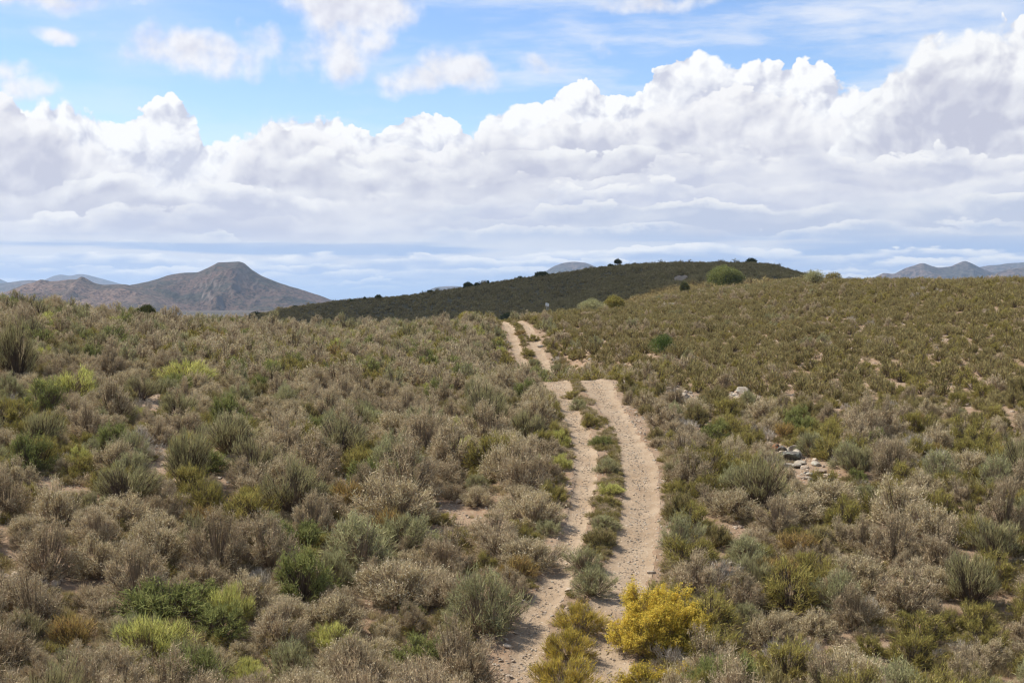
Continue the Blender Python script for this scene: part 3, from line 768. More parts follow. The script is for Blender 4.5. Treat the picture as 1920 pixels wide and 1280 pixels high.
def instancer(name, label, cat, protos, pts):
    """One mass of plants: a point per plant, instanced by a geometry-nodes group. pts: (x,y,z,rotz,scale,index,tilt)."""
    pc = bpy.data.collections.new(name + '_kinds')
    for i, me in enumerate(protos):
        ob = bpy.data.objects.new('kind_%03d' % i, me); pc.objects.link(ob)
    me = bpy.data.meshes.new(name); pts = np.asarray(pts, float)
    me.vertices.add(len(pts)); me.vertices.foreach_set('co', np.ascontiguousarray(pts[:, :3], np.float32).ravel())
    a = me.attributes.new('scl', 'FLOAT', 'POINT'); a.data.foreach_set('value', np.ascontiguousarray(pts[:, 4], np.float32))
    a = me.attributes.new('kid', 'INT', 'POINT'); a.data.foreach_set('value', np.ascontiguousarray(pts[:, 5], np.int32))
    rot = np.stack([pts[:, 6] * np.cos(pts[:, 3] * 3), pts[:, 6] * np.sin(pts[:, 3] * 3), pts[:, 3]], 1)
    a = me.attributes.new('rot', 'FLOAT_VECTOR', 'POINT'); a.data.foreach_set('vector', np.ascontiguousarray(rot, np.float32).ravel())
    ob = link(name, me); tag(ob, label, cat, kind='stuff')
    ng = bpy.data.node_groups.new(name, 'GeometryNodeTree')
    ng.interface.new_socket('Geometry', in_out='INPUT', socket_type='NodeSocketGeometry')
    ng.interface.new_socket('Geometry', in_out='OUTPUT', socket_type='NodeSocketGeometry')
    gi = ng.nodes.new('NodeGroupInput'); go = ng.nodes.new('NodeGroupOutput')
    ci = ng.nodes.new('GeometryNodeCollectionInfo'); ci.inputs['Collection'].default_value = pc
    ci.inputs['Separate Children'].default_value = True; ci.inputs['Reset Children'].default_value = True
    ip = ng.nodes.new('GeometryNodeInstanceOnPoints'); ip.inputs['Pick Instance'].default_value = True
    def na(nm, dt):
        n = ng.nodes.new('GeometryNodeInputNamedAttribute'); n.data_type = dt; n.inputs['Name'].default_value = nm; return n.outputs['Attribute']
    L = ng.links.new
    L(gi.outputs[0], ip.inputs['Points']); L(ci.outputs[0], ip.inputs['Instance'])
    L(na('kid', 'INT'), ip.inputs['Instance Index']); L(na('scl', 'FLOAT'), ip.inputs['Scale'])
    e2r = ng.nodes.new('FunctionNodeEulerToRotation'); L(na('rot', 'FLOAT_VECTOR'), e2r.inputs[0]); L(e2r.outputs[0], ip.inputs['Rotation'])
    L(ip.outputs[0], go.inputs[0])
    md = ob.modifiers.new('plants', 'NODES'); md.node_group = ng
    return ob

# ------------------------------------------------------------------ where the plants stand
def proj(x, y, z):
    return 960 + F * x / y, HZ - F * z / y
# shrubs read off the photograph one by one: foot (px, py), width in pixels, kind, relative height, description
SPECIAL = [
 (905,1188,165,'sage',1.1,'big rounded grey-green bush with light green tips leaning over the left wheel rut'),
 (740,985,175,'straw',.95,'large rounded beige twiggy bush beside the bare stony patch left of the track'),
 (895,948,72,'straw',1.0,'small round beige bush behind the bare stony patch left of the track'),
 (852,938,66,'grey',1.0,'small dark grey-brown bush at the back edge of the bare stony patch'),
 (982,955,88,'straw',1.05,'rounded brownish bush between the bare stony patch and the left wheel rut'),
 (1000,1065,120,'straw',.95,'brown twiggy bush spilling onto the edge of the left wheel rut'),
 (968,1088,80,'rust',1.1,'rusty ochre bush in front of the brown bush beside the left wheel rut'),
 (750,1128,165,'straw',.95,'large beige dome of dry twigs left of the grey-green bush'),
 (670,1058,170,'sage',.85,'wide dark grey-green bush below the large beige bush'),
 (280,1250,165,'lime',.85,'bright yellow-green feathery bush in the lower left'),
 (305,1165,200,'green',.75,'wide fresh green bush behind the bright yellow-green one'),
 (410,1200,120,'green',.75,'dark green low bush right of the bright yellow-green one'),
 (790,1262,125,'green',.8,'green and yellowish bush at the bottom edge left of the track'),
 (775,1150,60,'green',.6,'small bright green cushion at the foot of the beige dome'),
 (332,790,75,'broom',1.05,'dark upright broom-like bush at the head of the bare path on the left'),
 (426,850,110,'broom',1.0,'tall fan-shaped grey broom bush right of the bare path on the left'),
 (265,750,70,'broom',.9,'grey-brown broom bush behind the head of the bare path'),
 (30,715,95,'broom',1.3,'tall dark broom-like bush at the left edge'),
 (210,850,90,'green',.9,'round fresh green bush with a dark foot left of the bare path'),
 (130,755,125,'lime',.75,'pale lime bush on the upper left slope'),
 (350,720,120,'lime',.7,'wide yellow-green bush on the upper left slope'),
 (540,965,130,'broom',.85,'olive-tipped dark broom bush below the bare path'),
 (475,900,90,'broom',.95,'dark broom bush with olive tips right of the bare path'),
 (235,945,120,'broom',.85,'wide dark-stemmed olive broom bush on the left'),
 (85,1085,140,'grey',.95,'large grey-brown twiggy bush at the lower left'),
 (300,1020,130,'straw',.8,'pale yellowish dry dome below the broom bushes'),
 (470,960,100,'olive',.9,'olive green bush under the fan-shaped broom'),
 (700,860,75,'olive',1.0,'olive green ball-shaped bush in the middle of the left slope'),
 (625,825,85,'sage',.9,'sage green bush on the middle of the left slope'),
 (1125,836,42,'green',1.0,'small dark green bush on the middle strip between the ruts near the bend'),
 (1106,800,44,'olive',.9,'narrow olive bush on the middle strip of the track'),
 (1084,770,40,'sage',.9,'grey-green bush where the middle strip narrows'),
 (1140,886,62,'sage',.7,'small grey-green plant on the middle strip above the lime cushion'),
 (1146,926,60,'lime',.6,'lime green cushion on the middle strip of the track'),
 (1137,948,52,'olive',.7,'small olive plant just below the lime cushion'),
 (1135,992,72,'sage',.55,'sparse grey-green plant on the middle strip of the track'),
 (1124,1024,70,'karoo',.8,'round brown-olive bush on the middle strip of the track'),
 (1096,1072,78,'sage',.8,'grey-green clump at the back of the middle strip pair'),
 (1110,1118,92,'sage',.8,'rounded green-grey bush on the middle strip with a shadow on the right rut'),
 (1085,1185,112,'gold_leaf',.75,'yellowish olive feathery plant on the middle strip'),
 (1068,1236,118,'gold_leaf',.75,'golden green feathery plant low on the middle strip'),
 (1060,1300,140,'gold_leaf',.8,'yellow-green plant on the middle strip at the bottom edge'),
 (1265,925,60,'olive',.8,'olive-topped round bush right of the right wheel rut'),
 (1265,890,60,'grey',.8,'low grey bush above the olive-topped one right of the track'),
 (1300,995,100,'olive',.75,'yellowish green low bush right of the right wheel rut'),
 (1295,1062,120,'olive',.7,'yellow-green low bush behind the grey dome above the yellow bush'),
 (1305,1115,110,'grey',.9,'grey dome-shaped bush just above the yellow flowering bush'),
 (1395,1150,105,'grey',.9,'dark grey rounded bush right of the flat brown stone'),
 (1330,1290,150,'grey',.9,'large grey wiry bush right of the yellow flowering bush at the bottom'),
 (1440,1215,110,'straw',.95,'beige twiggy dome at the lower right'),
 (1535,1195,90,'straw',.95,'smaller beige twiggy dome beside the sage bush'),
 (1580,1150,100,'sage',1.1,'tall pale green feathery bush on the lower right'),
 (1640,1290,110,'sage',.95,'grey-green upright bush at the bottom edge on the right'),
 (1735,1210,130,'olive',.85,'wide olive green bush on the lower right'),
 (1560,835,85,'olive',.9,'round olive bush right of the stone outcrop'),
 (1760,875,60,'dead',.9,'pale bleached bush on the right slope'),
 (1870,1055,110,'broom',.9,'tall grey broom bush at the right edge'),
 (1830,1275,90,'grey',.9,'grey-brown bush in the lower right corner'),
 (1330,950,70,'grey',.8,'pale grey bush right of the bend in the track'),
 (1072,748,40,'olive',.7,'low olive bush between the ruts just before the brow of the track'),
 (1022,712,40,'sage',.8,'grey-green bush at the left end of the brow of the track'),
 (1000,640,30,'olive',.8,'olive plant on the middle strip of the upper track'),
 (975,628,26,'tuftbush',.7,'ochre plant on the middle strip where the upper track meets the crest'),
 (991,668,28,'olive',.9,'dark plant on the middle strip halfway up the far track'),
 (1002,686,30,'sage',.9,'grey-green plant on the middle strip low on the far track'),
]
def special_kind(k): return {'gold_leaf': 'lime', 'tuftbush': 'rust'}.get(k, k)
# gold-leaved plants on the middle strip
kw_, _, _ = KIND['lime']
KIND['gold_leaf'] = (kw_, TWIG, .64)
SHRUB['gold_leaf'] = []; JOIN['gold_leaf'] = []
for v_ in range(3):
    t, f, s = shrub_geo(4100 + v_, **{**kw_, 'tipc': 1.0})
    SHRUB['gold_leaf'].append((to_mesh('twigs', t, [TWIG]), to_mesh('foliage', f, [FM['gold_leaf']]), None))

# bare stony patches (px, py, radius in pixels across, flattening)
BARE = [(275,745,40,.4),(300,775,30,.5),(385,800,32,.4),(425,872,24,.8),(420,905,20,.5),(880,955,62,.35),(930,985,50,.3),(830,1000,40,.3),(55,1075,75,.4),(110,925,80,.2),(30,1100,60,.3),
        (1275,742,34,.9),(1395,748,38,.6),(1477,858,44,1.1),(1540,885,36,.8),(1590,790,40,.3),(1430,546,40,.15),(650,905,24,.4),(1380,1000,30,.4),(1660,1225,30,.4),(1340,1128,26,.5),(925,1240,50,.9),(915,1180,20,1.0),(960,1270,40,.8),
        (830,800,22,.4),(500,790,24,.4),(1210,1010,40,1.2),(1195,790,26,1.5),(1215,880,20,2.0),(1520,690,26,.4),(1480,760,22,.4),(1760,640,30,.3)]
BP = []
for px, py, w, q in BARE:
    c = at(px, py); BP.append((c.x, c.y, w / F * c.y, max(w / F * c.y * q * 4.6, .7)))
BP = np.array(BP)
def bare(x, y):
    d = ((x[:, None] - BP[:, 0]) / BP[:, 2]) ** 2 + ((y[:, None] - BP[:, 1]) / BP[:, 3]) ** 2
    return d.min(1)

def rut_clear(x, y):
    """Distance outside the wheel ruts (negative inside)."""
    tx = track_x(y); dl = np.abs(x - tx + .8) - rut_half(y, -1) * 1.25; dr = np.abs(x - tx - .8) - rut_half(y, 1) * 1.3
    return np.where(((y > 67.5) & (y < 99.5)) | ((y > 138) & (y < 330)), 9.0, np.minimum(dl, dr))

# visibility by bearing, so that nothing is planted where only the hidden valley floors are
UB = np.linspace(-.46, .46, 231); DB = np.geomspace(20, 620, 500)
_U, _D = np.meshgrid(UB, DB, indexing='ij')
_Z = height(_U * _D, _D); _T = np.maximum.accumulate(_Z / _D, axis=1)
def sunk(x, y, z):
    i = np.clip(((x / y) + .46) / .92 * 230, 0, 230).astype(int)
    j = np.clip(np.searchsorted(DB, y), 0, 499)
    return (_T[i, j] - z / y) * y      # how far below the line of sight

SPOTS = []     # (x, y, kind, variant, scale, rot, hscale, label)
def add_special():
    for px, py, w, k, hr, lab in SPECIAL:
        c = at(px, min(py, 1279)) if py <= 1279 else None
        if c is None:
            c = at(px, 1279); dy = (py - 1279) / F * c.y / .27; c = Vector(((px - 960) / F * (c.y - dy), c.y - dy, 0))
        kk = 'rust' if k == 'tuftbush' else k
        SPOTS.append((c.x, c.y, kk, random.randrange(3), w / F * c.y / (2 * KIND[kk][2]), random.uniform(0, 6.28), hr, lab))
add_special()
YELLOW = at(1243, 1215)

def scatter():
    cell = .8; grid = {}
    def ok(x, y, r, f):
        i, j = int(x // cell), int(y // cell); n = 2
        for a in range(i - n, i + n + 1):
            for b in range(j - n, j + n + 1):
                for (qx, qy, qr) in grid.get((a, b), ()):
                    if (qx - x) ** 2 + (qy - y) ** 2 < (f * (r + qr)) ** 2: return False
        return True
    def put(x, y, r): grid.setdefault((int(x // cell), int(y // cell)), []).append((x, y, r))
    for s in SPOTS: put(s[0], s[1], s[4] * KIND[s[2]][2] * 1.05)
    put(YELLOW.x, YELLOW.y, 1.0); put(YELLOW.x - .3, YELLOW.y - .3, .7)
    for a in TREES_NEAR: put(a[0], a[1], a[2])
    N = 90000
    # candidates spread evenly over the ground, biggest plants first
    y = np.sqrt(RNG.uniform(20.5 ** 2, 262 ** 2, N)); x = RNG.uniform(-.43, .43, N) * y
    z = ground(x, y); sk = sunk(x, y, z); bd = bare(x, y); rc = rut_clear(x, y)
    patch = fbm(x / 5.5, y / 5.5, 71, 3); patch2 = fbm(x / 14, y / 14, 77, 3); gap = fbm((x + y * .5) / 1.5, (y - x * .5) / 4.5, 80, 3)
    tx = track_x(y)
    u1 = RNG.uniform(0, 1, N); u2 = RNG.uniform(0, 1, N); u3 = RNG.uniform(0, 1, N)
    cand = []
    for i in range(N):
        if sk[i] > 2.0: continue
        if bd[i] < 1: continue
        X, Yv = x[i], y[i]; left = X < tx[i]
        # how far into the uniform small-bushed slope on the upper right
        q = 0 if left else min(1, max(0, (Yv - 44 - 6 * patch2[i]) / 14)) * min(1, max(0, (X - tx[i]) / 4))
        dens = 1.0
        t = u1[i] + patch[i] * .35
        if abs(X - tx[i]) < 1.0 and not 67.5 < Yv < 99.5:
            if rc[i] < .05 or Yv < 60: continue
            k = 'olive' if t < .5 else 'karoo'; s = .35 + .25 * u2[i]
        elif q > u3[i]:
            far_r = (X / Yv > .22)
            if t < (.70 if far_r else .84): k = 'karoo'
            elif t < .93: k = 'olive'
            elif t < .975 + (0 if far_r else .1): k = 'grey'
            else: k = 'dead' if far_r or u2[i] < .2 else 'sage'
            s = .50 + 1.0 * u2[i] ** 1.6 * (1 + .5 * patch2[i])
            if k in ('grey', 'olive', 'sage'): s *= .72
            if k == 'dead': s *= .55
            dens = 1.08 + .85 * max(0, -gap[i])
            
        else:
            h = .5 + patch2[i]
            if left:
                gq = .38 if Yv < 36 else .26 if Yv < 50 else .20
                if t < gq: k = 'grey'
                elif t < gq + .20: k = 'straw'
                elif t < .75: k = 'olive' if h > .30 else 'karoo'
                elif t < .79: k = 'broom'
                elif t < .86: k = 'sage'
                elif t < .95: k = 'lime' if u2[i] < .7 else 'green'
                elif t < .965: k = 'rust'
                else: k = 'dead'
                s = .58 + .95 * u2[i] ** 1.8 * (1 + .5 * patch2[i])
                if Yv > 60: s = s * .92
            else:
                if t < .27: k = 'grey'
                elif t < .38: k = 'straw'
                elif t < .70: k = 'olive'
                elif t < .80: k = 'karoo'
                elif t < .86: k = 'sage'
                elif t < .91: k = 'broom'
                elif t < .95: k = 'rust'
                elif t < .965: k = 'green'
                else: k = 'dead'
                s = .56 + .85 * u2[i] ** 1.8 * (1 + .5 * patch2[i])
            if k == 'dead': s *= .6
            dens = .76 + .40 * max(0, gap[i])
            if k == 'olive' and u1[i] > .5: s *= .85
        r = s * KIND[k][2]
        if rc[i] < r * .80: continue
        cand.append((r * (1 + .4 * u3[i]), X, Yv, k, s, dens, r))
    cand.sort(key=lambda c: -c[0])
    out = []
    for _, X, Yv, k, s, dens, r in cand:
        if ok(X, Yv, r, .80 * dens):
            put(X, Yv, r); out.append((X, Yv, k, random.randrange(3), s, random.uniform(0, 6.28), random.uniform(.8, 1.15), None))
    return out

# trees and tall bushes seen singly: foot px, foot py, width px, height px, style, distance or None, label
TREES = [
 (1360,541,66,34,'round','green',None,'big round green bush standing alone on the saddle below the hilltop'),
 (1150,572,40,21,'round','olive',171,'low yellow-green rounded bush right of the pale green one on the ridge'),
 (1112,582,58,30,'open','sage',167,'pale green irregular bush left of the rounded yellow-green one'),
 (1241,668,58,46,'open','deep',None,'dark green leafy bush alone on the right slope near the track'),
 (1527,536,38,34,'open','sage',None,'airy grey-green little tree on the right skyline, left of its brown neighbour'),
 (1561,530,32,24,'open','karoo',None,'brownish bush on the right skyline beside the airy grey-green tree'),
 (1284,552,20,18,'round','dark',None,'small dark bush below the round green bush on the saddle'),
 (1408,500,20,14,'round','dark',470,'dark bush on top of the long hill'),
 (1158,505,15,15,'tree','dark',470,'small dark tree with a short trunk standing highest on the left slope of the hill'),
 (1145,505,12,7,'round','dark',470,'low dark bush just left of the small tree on the skyline'),
 (1016,522,29,11,'round','dark',470,'wide dark bush on the skyline in front of the flat-topped hill'),
 (976,529,13,8,'open','dark',470,'small scraggy bush on the skyline left of the wide dark bush'),
 (878,543,20,12,'round','dark',472,'dark rounded bush on the skyline beside the small mesa'),
 (895,543,12,9,'round','dark',472,'smaller dark bush touching the rounded one on the skyline'),
 (915,536,5,9,'tree','dark',472,'thin spindly tree right of the two dark bushes on the skyline'),
 (807,553,13,9,'tree','dark',472,'little dark umbrella-shaped tree at the foot of the small mesa'),
 (756,561,9,6,'round','dark',474,'small dark bush low on the skyline between two bigger ones'),
 (709,566,15,9,'round','dark',474,'rounded dark bush on the low left end of the hill'),
 (684,568,6,7,'tree','dark',474,'tiny upright tree left of the rounded dark bush'),
 (553,580,12,7,'round','dark',474,'dark bush at the low end of the hill against the brown mountain'),
 (585,577,8,6,'round','dark',474,'small dark bush right of the one against the brown mountain'),
 (480,592,24,9,'round','dark',474,'low wide dark bush where the hill runs out below the mountain'),
 (660,569,9,5,'round','dark',474,'flat dark bush left of the tiny upright tree'),
 (1190,503,9,6,'round','dark',476,'small dark bump of a bush right of the skyline tree'),
 (955,588,36,17,'round','dark',345,'dark green bush at the foot of the hill behind the track crest'),
 (915,598,40,15,'round','dark',330,'wide dark bush beside the one behind the track crest'),
 (848,596,34,12,'round','dark',345,'dark thicket bush at the foot of the hill'),
 (876,611,44,22,'round','olive',None,'yellow-green dome-shaped bush on the crest left of the track'),
 (731,618,34,26,'open','sage',None,'pale grey-green bush rising above the left crest'),
 (275,602,38,27,'round','dark',None,'dark bushy clump on the left crest in front of the mountain'),
 (425,601,26,10,'round','dark',None,'low dark bush on the left crest below the mountain'),
 (365,601,36,10,'round','dark',None,'flat green bush on the left crest'),
 (98,592,56,34,'dome','straw',None,'large dry twiggy dome standing out on the left crest'),
 (190,598,50,24,'dome','straw',None,'smaller dry dome on the left crest right of the large one'),
]
TREES_NEAR = []
_tp = []
for px, py, w, h, st, kd, D, lab in TREES:
    if D: c = Vector(((px - 960) / F * D, D, float(ground(np.array((px - 960) / F * D), np.array(float(D))))))
    else: c = at(px, py)
    _tp.append((c, w / F * c.y, h / F * c.y, st, kd, lab, px, py)); TREES_NEAR.append((c.x, c.y, w / F * c.y * .42))

PLANTS = scatter()
ALLP = SPOTS + PLANTS
print('shrubs', len(ALLP))

# size in the picture decides which are built one by one
def shown(p):
    x, y, k, v, s, r, hs, lab = p
    z = float(ground(np.array(x), np.array(y))); px, py = proj(x, y, z)
    size = KIND[k][2] * s * 2 / y * F
    if px < -size * .3 or px > 1920 + size * .3 or py - size * .6 > 1279 or size < 5: return 0
    # partly outside or hidden plants count for less
    vis = 1.0
    if py > 1280: vis *= max(0, 1 - (py - 1280) / (size * .8))
    sk = float(sunk(np.array([x]), np.array([y]), np.array([z]))[0])
    if sk > .3: return 0
    return size * vis
ordr = sorted(range(len(SPOTS), len(ALLP)), key=lambda i: -shown(ALLP[i]))
one = list(range(len(SPOTS))) + ordr[:295 - len(SPOTS)]

KW = {'grey': ('grey-brown', 'twiggy bush'), 'straw': ('beige', 'seed-headed bush'), 'olive': ('olive green', 'fine-leaved bush'), 'broom': ('dark-stemmed', 'broom-like bush'),
      'sage': ('grey-green', 'feathery bush'), 'lime': ('yellow-green', 'feathery bush'), 'green': ('fresh green', 'leafy bush'), 'rust': ('rusty ochre', 'little bush'), 'karoo': ('olive-brown', 'small bush'),
      'dead': ('bleached leafless', 'bush'), 'gold_leaf': ('golden green', 'plant')}
GRP = 'bushes scattered over the veld on both sides of the track'
def zone(px, py, k):
    hcol = ['at left edge', 'far left', 'left quarter', 'mid left slope', 'left of track', 'near left rut', 'near right rut', 'right of track', 'mid right slope', 'far right', 'at right edge']
    if px < 960 + 90:
        b = 0 if px < 90 else 1 if px < 260 else 2 if px < 440 else 3 if px < 640 else 4 if px < 850 else 5
    else:
        b = 6 if px < 1330 else 7 if px < 1470 else 8 if px < 1650 else 9 if px < 1820 else 10
    v = 'bottom row' if py > 1200 else 'low down' if py > 1110 else 'halfway down' if py > 1020 else 'further up' if py > 930 else 'upper part'
    return hcol[b], v, b
info = []
for i in one:
    x, y, k, v, s, r, hs, lab = ALLP[i]
    z = float(ground(np.array(x), np.array(y))); px, py = proj(x, y, z)
    info.append((i, px, py - KIND[k][2] * s / y * F * .6, k, KIND[k][2] * s * 2))
auto = [t for t in info if ALLP[t[0]][7] is None]
buckets = {}
for t in auto:
    size = 'large ' if t[4] > 1.45 else 'small ' if t[4] < .95 else ''
    hz_, vz, b = zone(t[1], t[2], t[3])
    a, n_ = KW[t[3]]
    buckets.setdefault((size, a, n_, hz_, vz), []).append(t)
LAB = {}
ORD = ['leftmost', 'second from left', 'third from left', 'fourth from left', 'fifth from left', 'sixth from left', 'seventh from left', 'eighth from left', 'ninth from left', 'tenth from left']
for (size, a, n_, hz_, vz), ts in buckets.items():
    ts.sort(key=lambda t: t[1])
    for q, t in enumerate(ts):
        s_ = f'{size}{a} {n_}, {hz_}, {vz}'
        if len(ts) > 1: s_ += ', ' + ORD[q]
        LAB[t[0]] = s_
def place_shrub(i):
    x, y, k, v, s, r, hs, lab = ALLP[i]
    z = float(ground(np.array(x), np.array(y))) - .02
    e = link('shrub', None, None, (x, y, z), (0, 0, r), (s, s, s * hs))
    tag(e, lab or LAB[i], 'bush', GRP)
    t, f, sd_ = SHRUB[k][v]
    link('twigs', t, e); link('foliage', f, e)
    if sd_: link('seed_heads', sd_, e)
for i in one: place_shrub(i)

# the rest: one mass
ones = set(one)
protos = []; pid = {}
for k in list(KIND):
    if k == 'gold_leaf': continue
    for suf in ('', '_far'):
        for v in range(3): pid[(k + suf, v)] = len(protos); protos.append(JOIN[k + suf][v])
pts = []
for i, p in enumerate(ALLP):
    if i in ones: continue
    x, y, k, v, s, r, hs, lab = p
    z = float(ground(np.array(x), np.array(y)))
    pts.append((x, y, z - .02, r, s * (.85 + .15 * hs), pid[(k + ('_far' if y > 62 else ''), v)], random.uniform(0, .12)))
instancer('scrub', 'dense low karoo scrub of grey, olive and brown bushes covering both slopes', 'scrub', protos, pts)
print('mass', len(pts))

# dry grass tufts and knee-low scrub between the bushes
N = 42000
y = 20.5 + (RNG.uniform(0, 1, N) ** .75) * 130; x = RNG.uniform(-.42, .42, N) * y
z = ground(x, y); keep = (sunk(x, y, z) < 1.0) & (rut_clear(x, y) > .06) & ((bare(x, y) > 1.0) | (RNG.uniform(0, 1, N) < .10))
patch = fbm(x / 3.1, y / 3.1, 91, 3)
keep &= (patch > -.25) | (RNG.uniform(0, 1, N) < .3)
keep &= ~((x > track_x(y) + 2) & (y > 50) & (RNG.uniform(0, 1, N) < .85))
x, y, z = x[keep], y[keep], z[keep]
m_ = 2600; ym = RNG.uniform(23, 66, m_); ym = np.concatenate([ym, RNG.uniform(96, 132, 500)]); xm = track_x(ym) + np.clip(RNG.normal(size=len(ym)) * .24, -.48, .48)
km = (rut_clear(xm, ym) > -.04) & (fbm(xm * 1.1, ym * .7, 44, 3) > .02)
xm, ym = xm[km], ym[km]; x = np.concatenate([x, xm]); y = np.concatenate([y, ym]); z = np.concatenate([z, ground(xm, ym)])
n = len(x)
idx = np.where(RNG.uniform(0, 1, n) < .35, RNG.integers(0, 3, n), RNG.integers(3, 9, n))
rutn = rut_clear(x, y) < .35
sc = RNG.uniform(.5, 1.25, n) * np.where(rutn, .55, 1)
instancer('undergrowth', 'dry grass tufts and low dead twigs on the soil between the bushes', 'undergrowth', JOIN['tuft'] + JOIN['low'], np.stack([x, y, z, RNG.uniform(0, 6.28, n), sc, idx, RNG.uniform(0, .2, n)], 1))
print('undergrowth', n)

# scrub on the long dark hill
g = 1.55
xs = np.arange(-215, 175, g); ys = np.arange(215, 500, g)
X, Y = np.meshgrid(xs, ys); X = (X + RNG.uniform(-.75, .75, X.shape) * g).ravel(); Y = (Y + RNG.uniform(-.75, .75, Y.shape) * g).ravel()
k_ = (np.abs(X / Y) < .45); X, Y = X[k_], Y[k_]
Z = ground(X, Y); dn = fbm(X / 16, Y / 16, 55, 4)
keep = (sunk(X, Y, Z) < .9) & (dn + RNG.uniform(-.5, .5, len(X)) > -.95) & ((rut_clear(X, Y) > .95) | (Y < 340) | (Y > 376))
keep &= RNG.uniform(0, 1, len(X)) < np.clip((Y - 215) / 60, 0, 1)
X, Y, Z, dn = X[keep], Y[keep], Z[keep], dn[keep]; n = len(X)
sc = RNG.uniform(.45, 1.15, n) * (1 + .35 * np.clip(dn, 0, 1)) * np.where(RNG.uniform(0, 1, n) < .012, 1.7, 1)
instancer('hillside_scrub', 'dark olive scrub covering the long hill behind the track crest', 'scrub', JOIN['hill'], np.stack([X, Y, Z - .1, RNG.uniform(0, 6.28, n), sc, RNG.integers(0, 4, n), RNG.uniform(0, .1, n)], 1))
print('hill', n)

# ------------------------------------------------------------------ yellow flowering bushes beside the track
def flower_bush(name, label, c, lobes, seed, group=None):
    rng = np.random.default_rng(seed)
    e = link(name, None, None, (c.x, c.y, c.z - .03)); tag(e, label, 'flowering bush', group)
    T, Lf, Fl = [], [], []
    for i, (dx, dy, R, H, fl) in enumerate(lobes):
        t, f, s = shrub_geo(seed + i, R=R, H=H, tips=int(430 * R * 1.6), tw=17, tl=.095, lw=.009, spread=.8, up=.3, lob=.12, fork=4, twig=.010)
        for g in (t, f): g[0][:, 0] += dx; g[0][:, 1] += dy
        T.append(t); Lf.append(f)
        # flower heads sit on the outer, upper shell
        n = int(26000 * R * R * fl)
        tri = f[0].reshape(-1, 3, 3)[:, 2]
        q = tri - np.array([dx, dy, 0]); w = (q[:, 2] / H) * .75 + np.hypot(q[:, 0], q[:, 1]) / R * .55
        pa = fbm(q[:, 0] * 4 + i, q[:, 1] * 4 + q[:, 2] * 3, 3 + i, 3)
        w = w + pa * .30
        idx = np.argsort(-w)[: int(len(w) * .55)]
        pick = idx[rng.integers(0, len(idx), n)]
        o = tri[pick] + rng.normal(size=(n, 3)) * .014
        Fl.append(blades(o, unit(rng.normal(size=(n, 3)) + np.array([0, 0, .6])), .028, .020, rng, rng.uniform(0, 1, n)))
    link('twigs', to_mesh('twigs', joinp(T), [TWIG]), e)
    link('foliage', to_mesh('foliage', joinp(Lf), [FM['gold_leaf']]), e)
    tag(link('flowers', to_mesh('flowers', joinp(Fl), [FM['gold']]), e), kind='stuff')
    return e
flower_bush('flowering_bush', 'big golden yellow flowering bush at the right edge of the right wheel rut', YELLOW,
            [(0, .05, .98, 1.06, 1.1), (-.45, -.15, .58, .90, .9), (.50, -.10, .60, .86, .85), (-.38, -.50, .50, .66, .75), (.12, -.45, .50, .62, .25)], 5000)
c2 = at(1230, 1279); c2 = Vector((c2.x, c2.y - .9, float(ground(np.array(c2.x), np.array(c2.y - .9)))))
flower_bush('flowering_bush', 'low yellow flowering bush cut by the bottom edge, below the big golden one', c2, [(-.2, 0, .62, .50, .25), (.55, .05, .55, .45, .2)], 5100)

# ------------------------------------------------------------------ single trees and tall bushes
BARK = leafmat('bark', (.10, .08, .06), (.15, .12, .09), 0)
def crown_geo(rng, W, H, z0, n, leaf, fill=.55, clumps=9, flat=1.0):
    cs = []
    for i in range(clumps):
        a = rng.uniform(0, 6.28); r = math.sqrt(rng.uniform(0, 1)) * .58
        cs.append((math.cos(a) * r * W / 2, math.sin(a) * r * W / 2, z0 + (H - z0) * (.30 + .45 * (1 - r) * rng.uniform(.5, 1.1)), rng.uniform(.24, .40) * W / 1.25, rng.uniform(.24, .40) * (H - z0)))
    cs = np.array(cs); w = cs[:, 3] ** 2; k = rng.choice(len(cs), n, p=w / w.sum())
    d = unit(rng.normal(size=(n, 3))); rr = rng.uniform(fill, 1.05, n)[:, None] ** .6
    o = cs[k, :3] + d * rr * np.stack([cs[k, 3], cs[k, 3], cs[k, 4]], 1)
    o[:, 2] = np.maximum(o[:, 2], z0 * .6 + .02)
    v = np.clip(rng.uniform(0, .5, n) + rng.uniform(0, .5, len(cs))[k], 0, 1)
    return cs, blades(o, unit(d + rng.normal(size=(n, 3)) * .7 + np.array([0, 0, .3])), leaf * rng.uniform(.7, 1.4, n), leaf * .55, rng, v, np.clip(d[:, 2], 0, 1) * .4)
def limb(rng, a, b, ra, rb, sides=6, segs=4, wob=.06):
    a = np.array(a, float); b = np.array(b, float); L = np.linalg.norm(b - a)
    V, Fc = [], []
    d = unit((b - a)[None])[0]; s = unit(np.cross(d, [.3, .9, .1])[None])[0]; t = np.cross(d, s)
    for i in range(segs + 1):
        f = i / segs; c = a + (b - a) * f + rng.normal(size=3) * wob * L * (0 if i in (0, segs) else 1); r = ra + (rb - ra) * f
        for j in range(sides):
            g = 2 * math.pi * j / sides; V.append(c + (s * math.cos(g) + t * math.sin(g)) * r)
    for i in range(segs):
        for j in range(sides):
            p, q = i * sides + j, i * sides + (j + 1) % sides
            Fc += [(p, q, q + sides), (p, q + sides, p + sides)]
    V = np.array(V); return V, np.array(Fc), np.full(len(V), rng.uniform(.2, .8)), np.zeros(len(V))
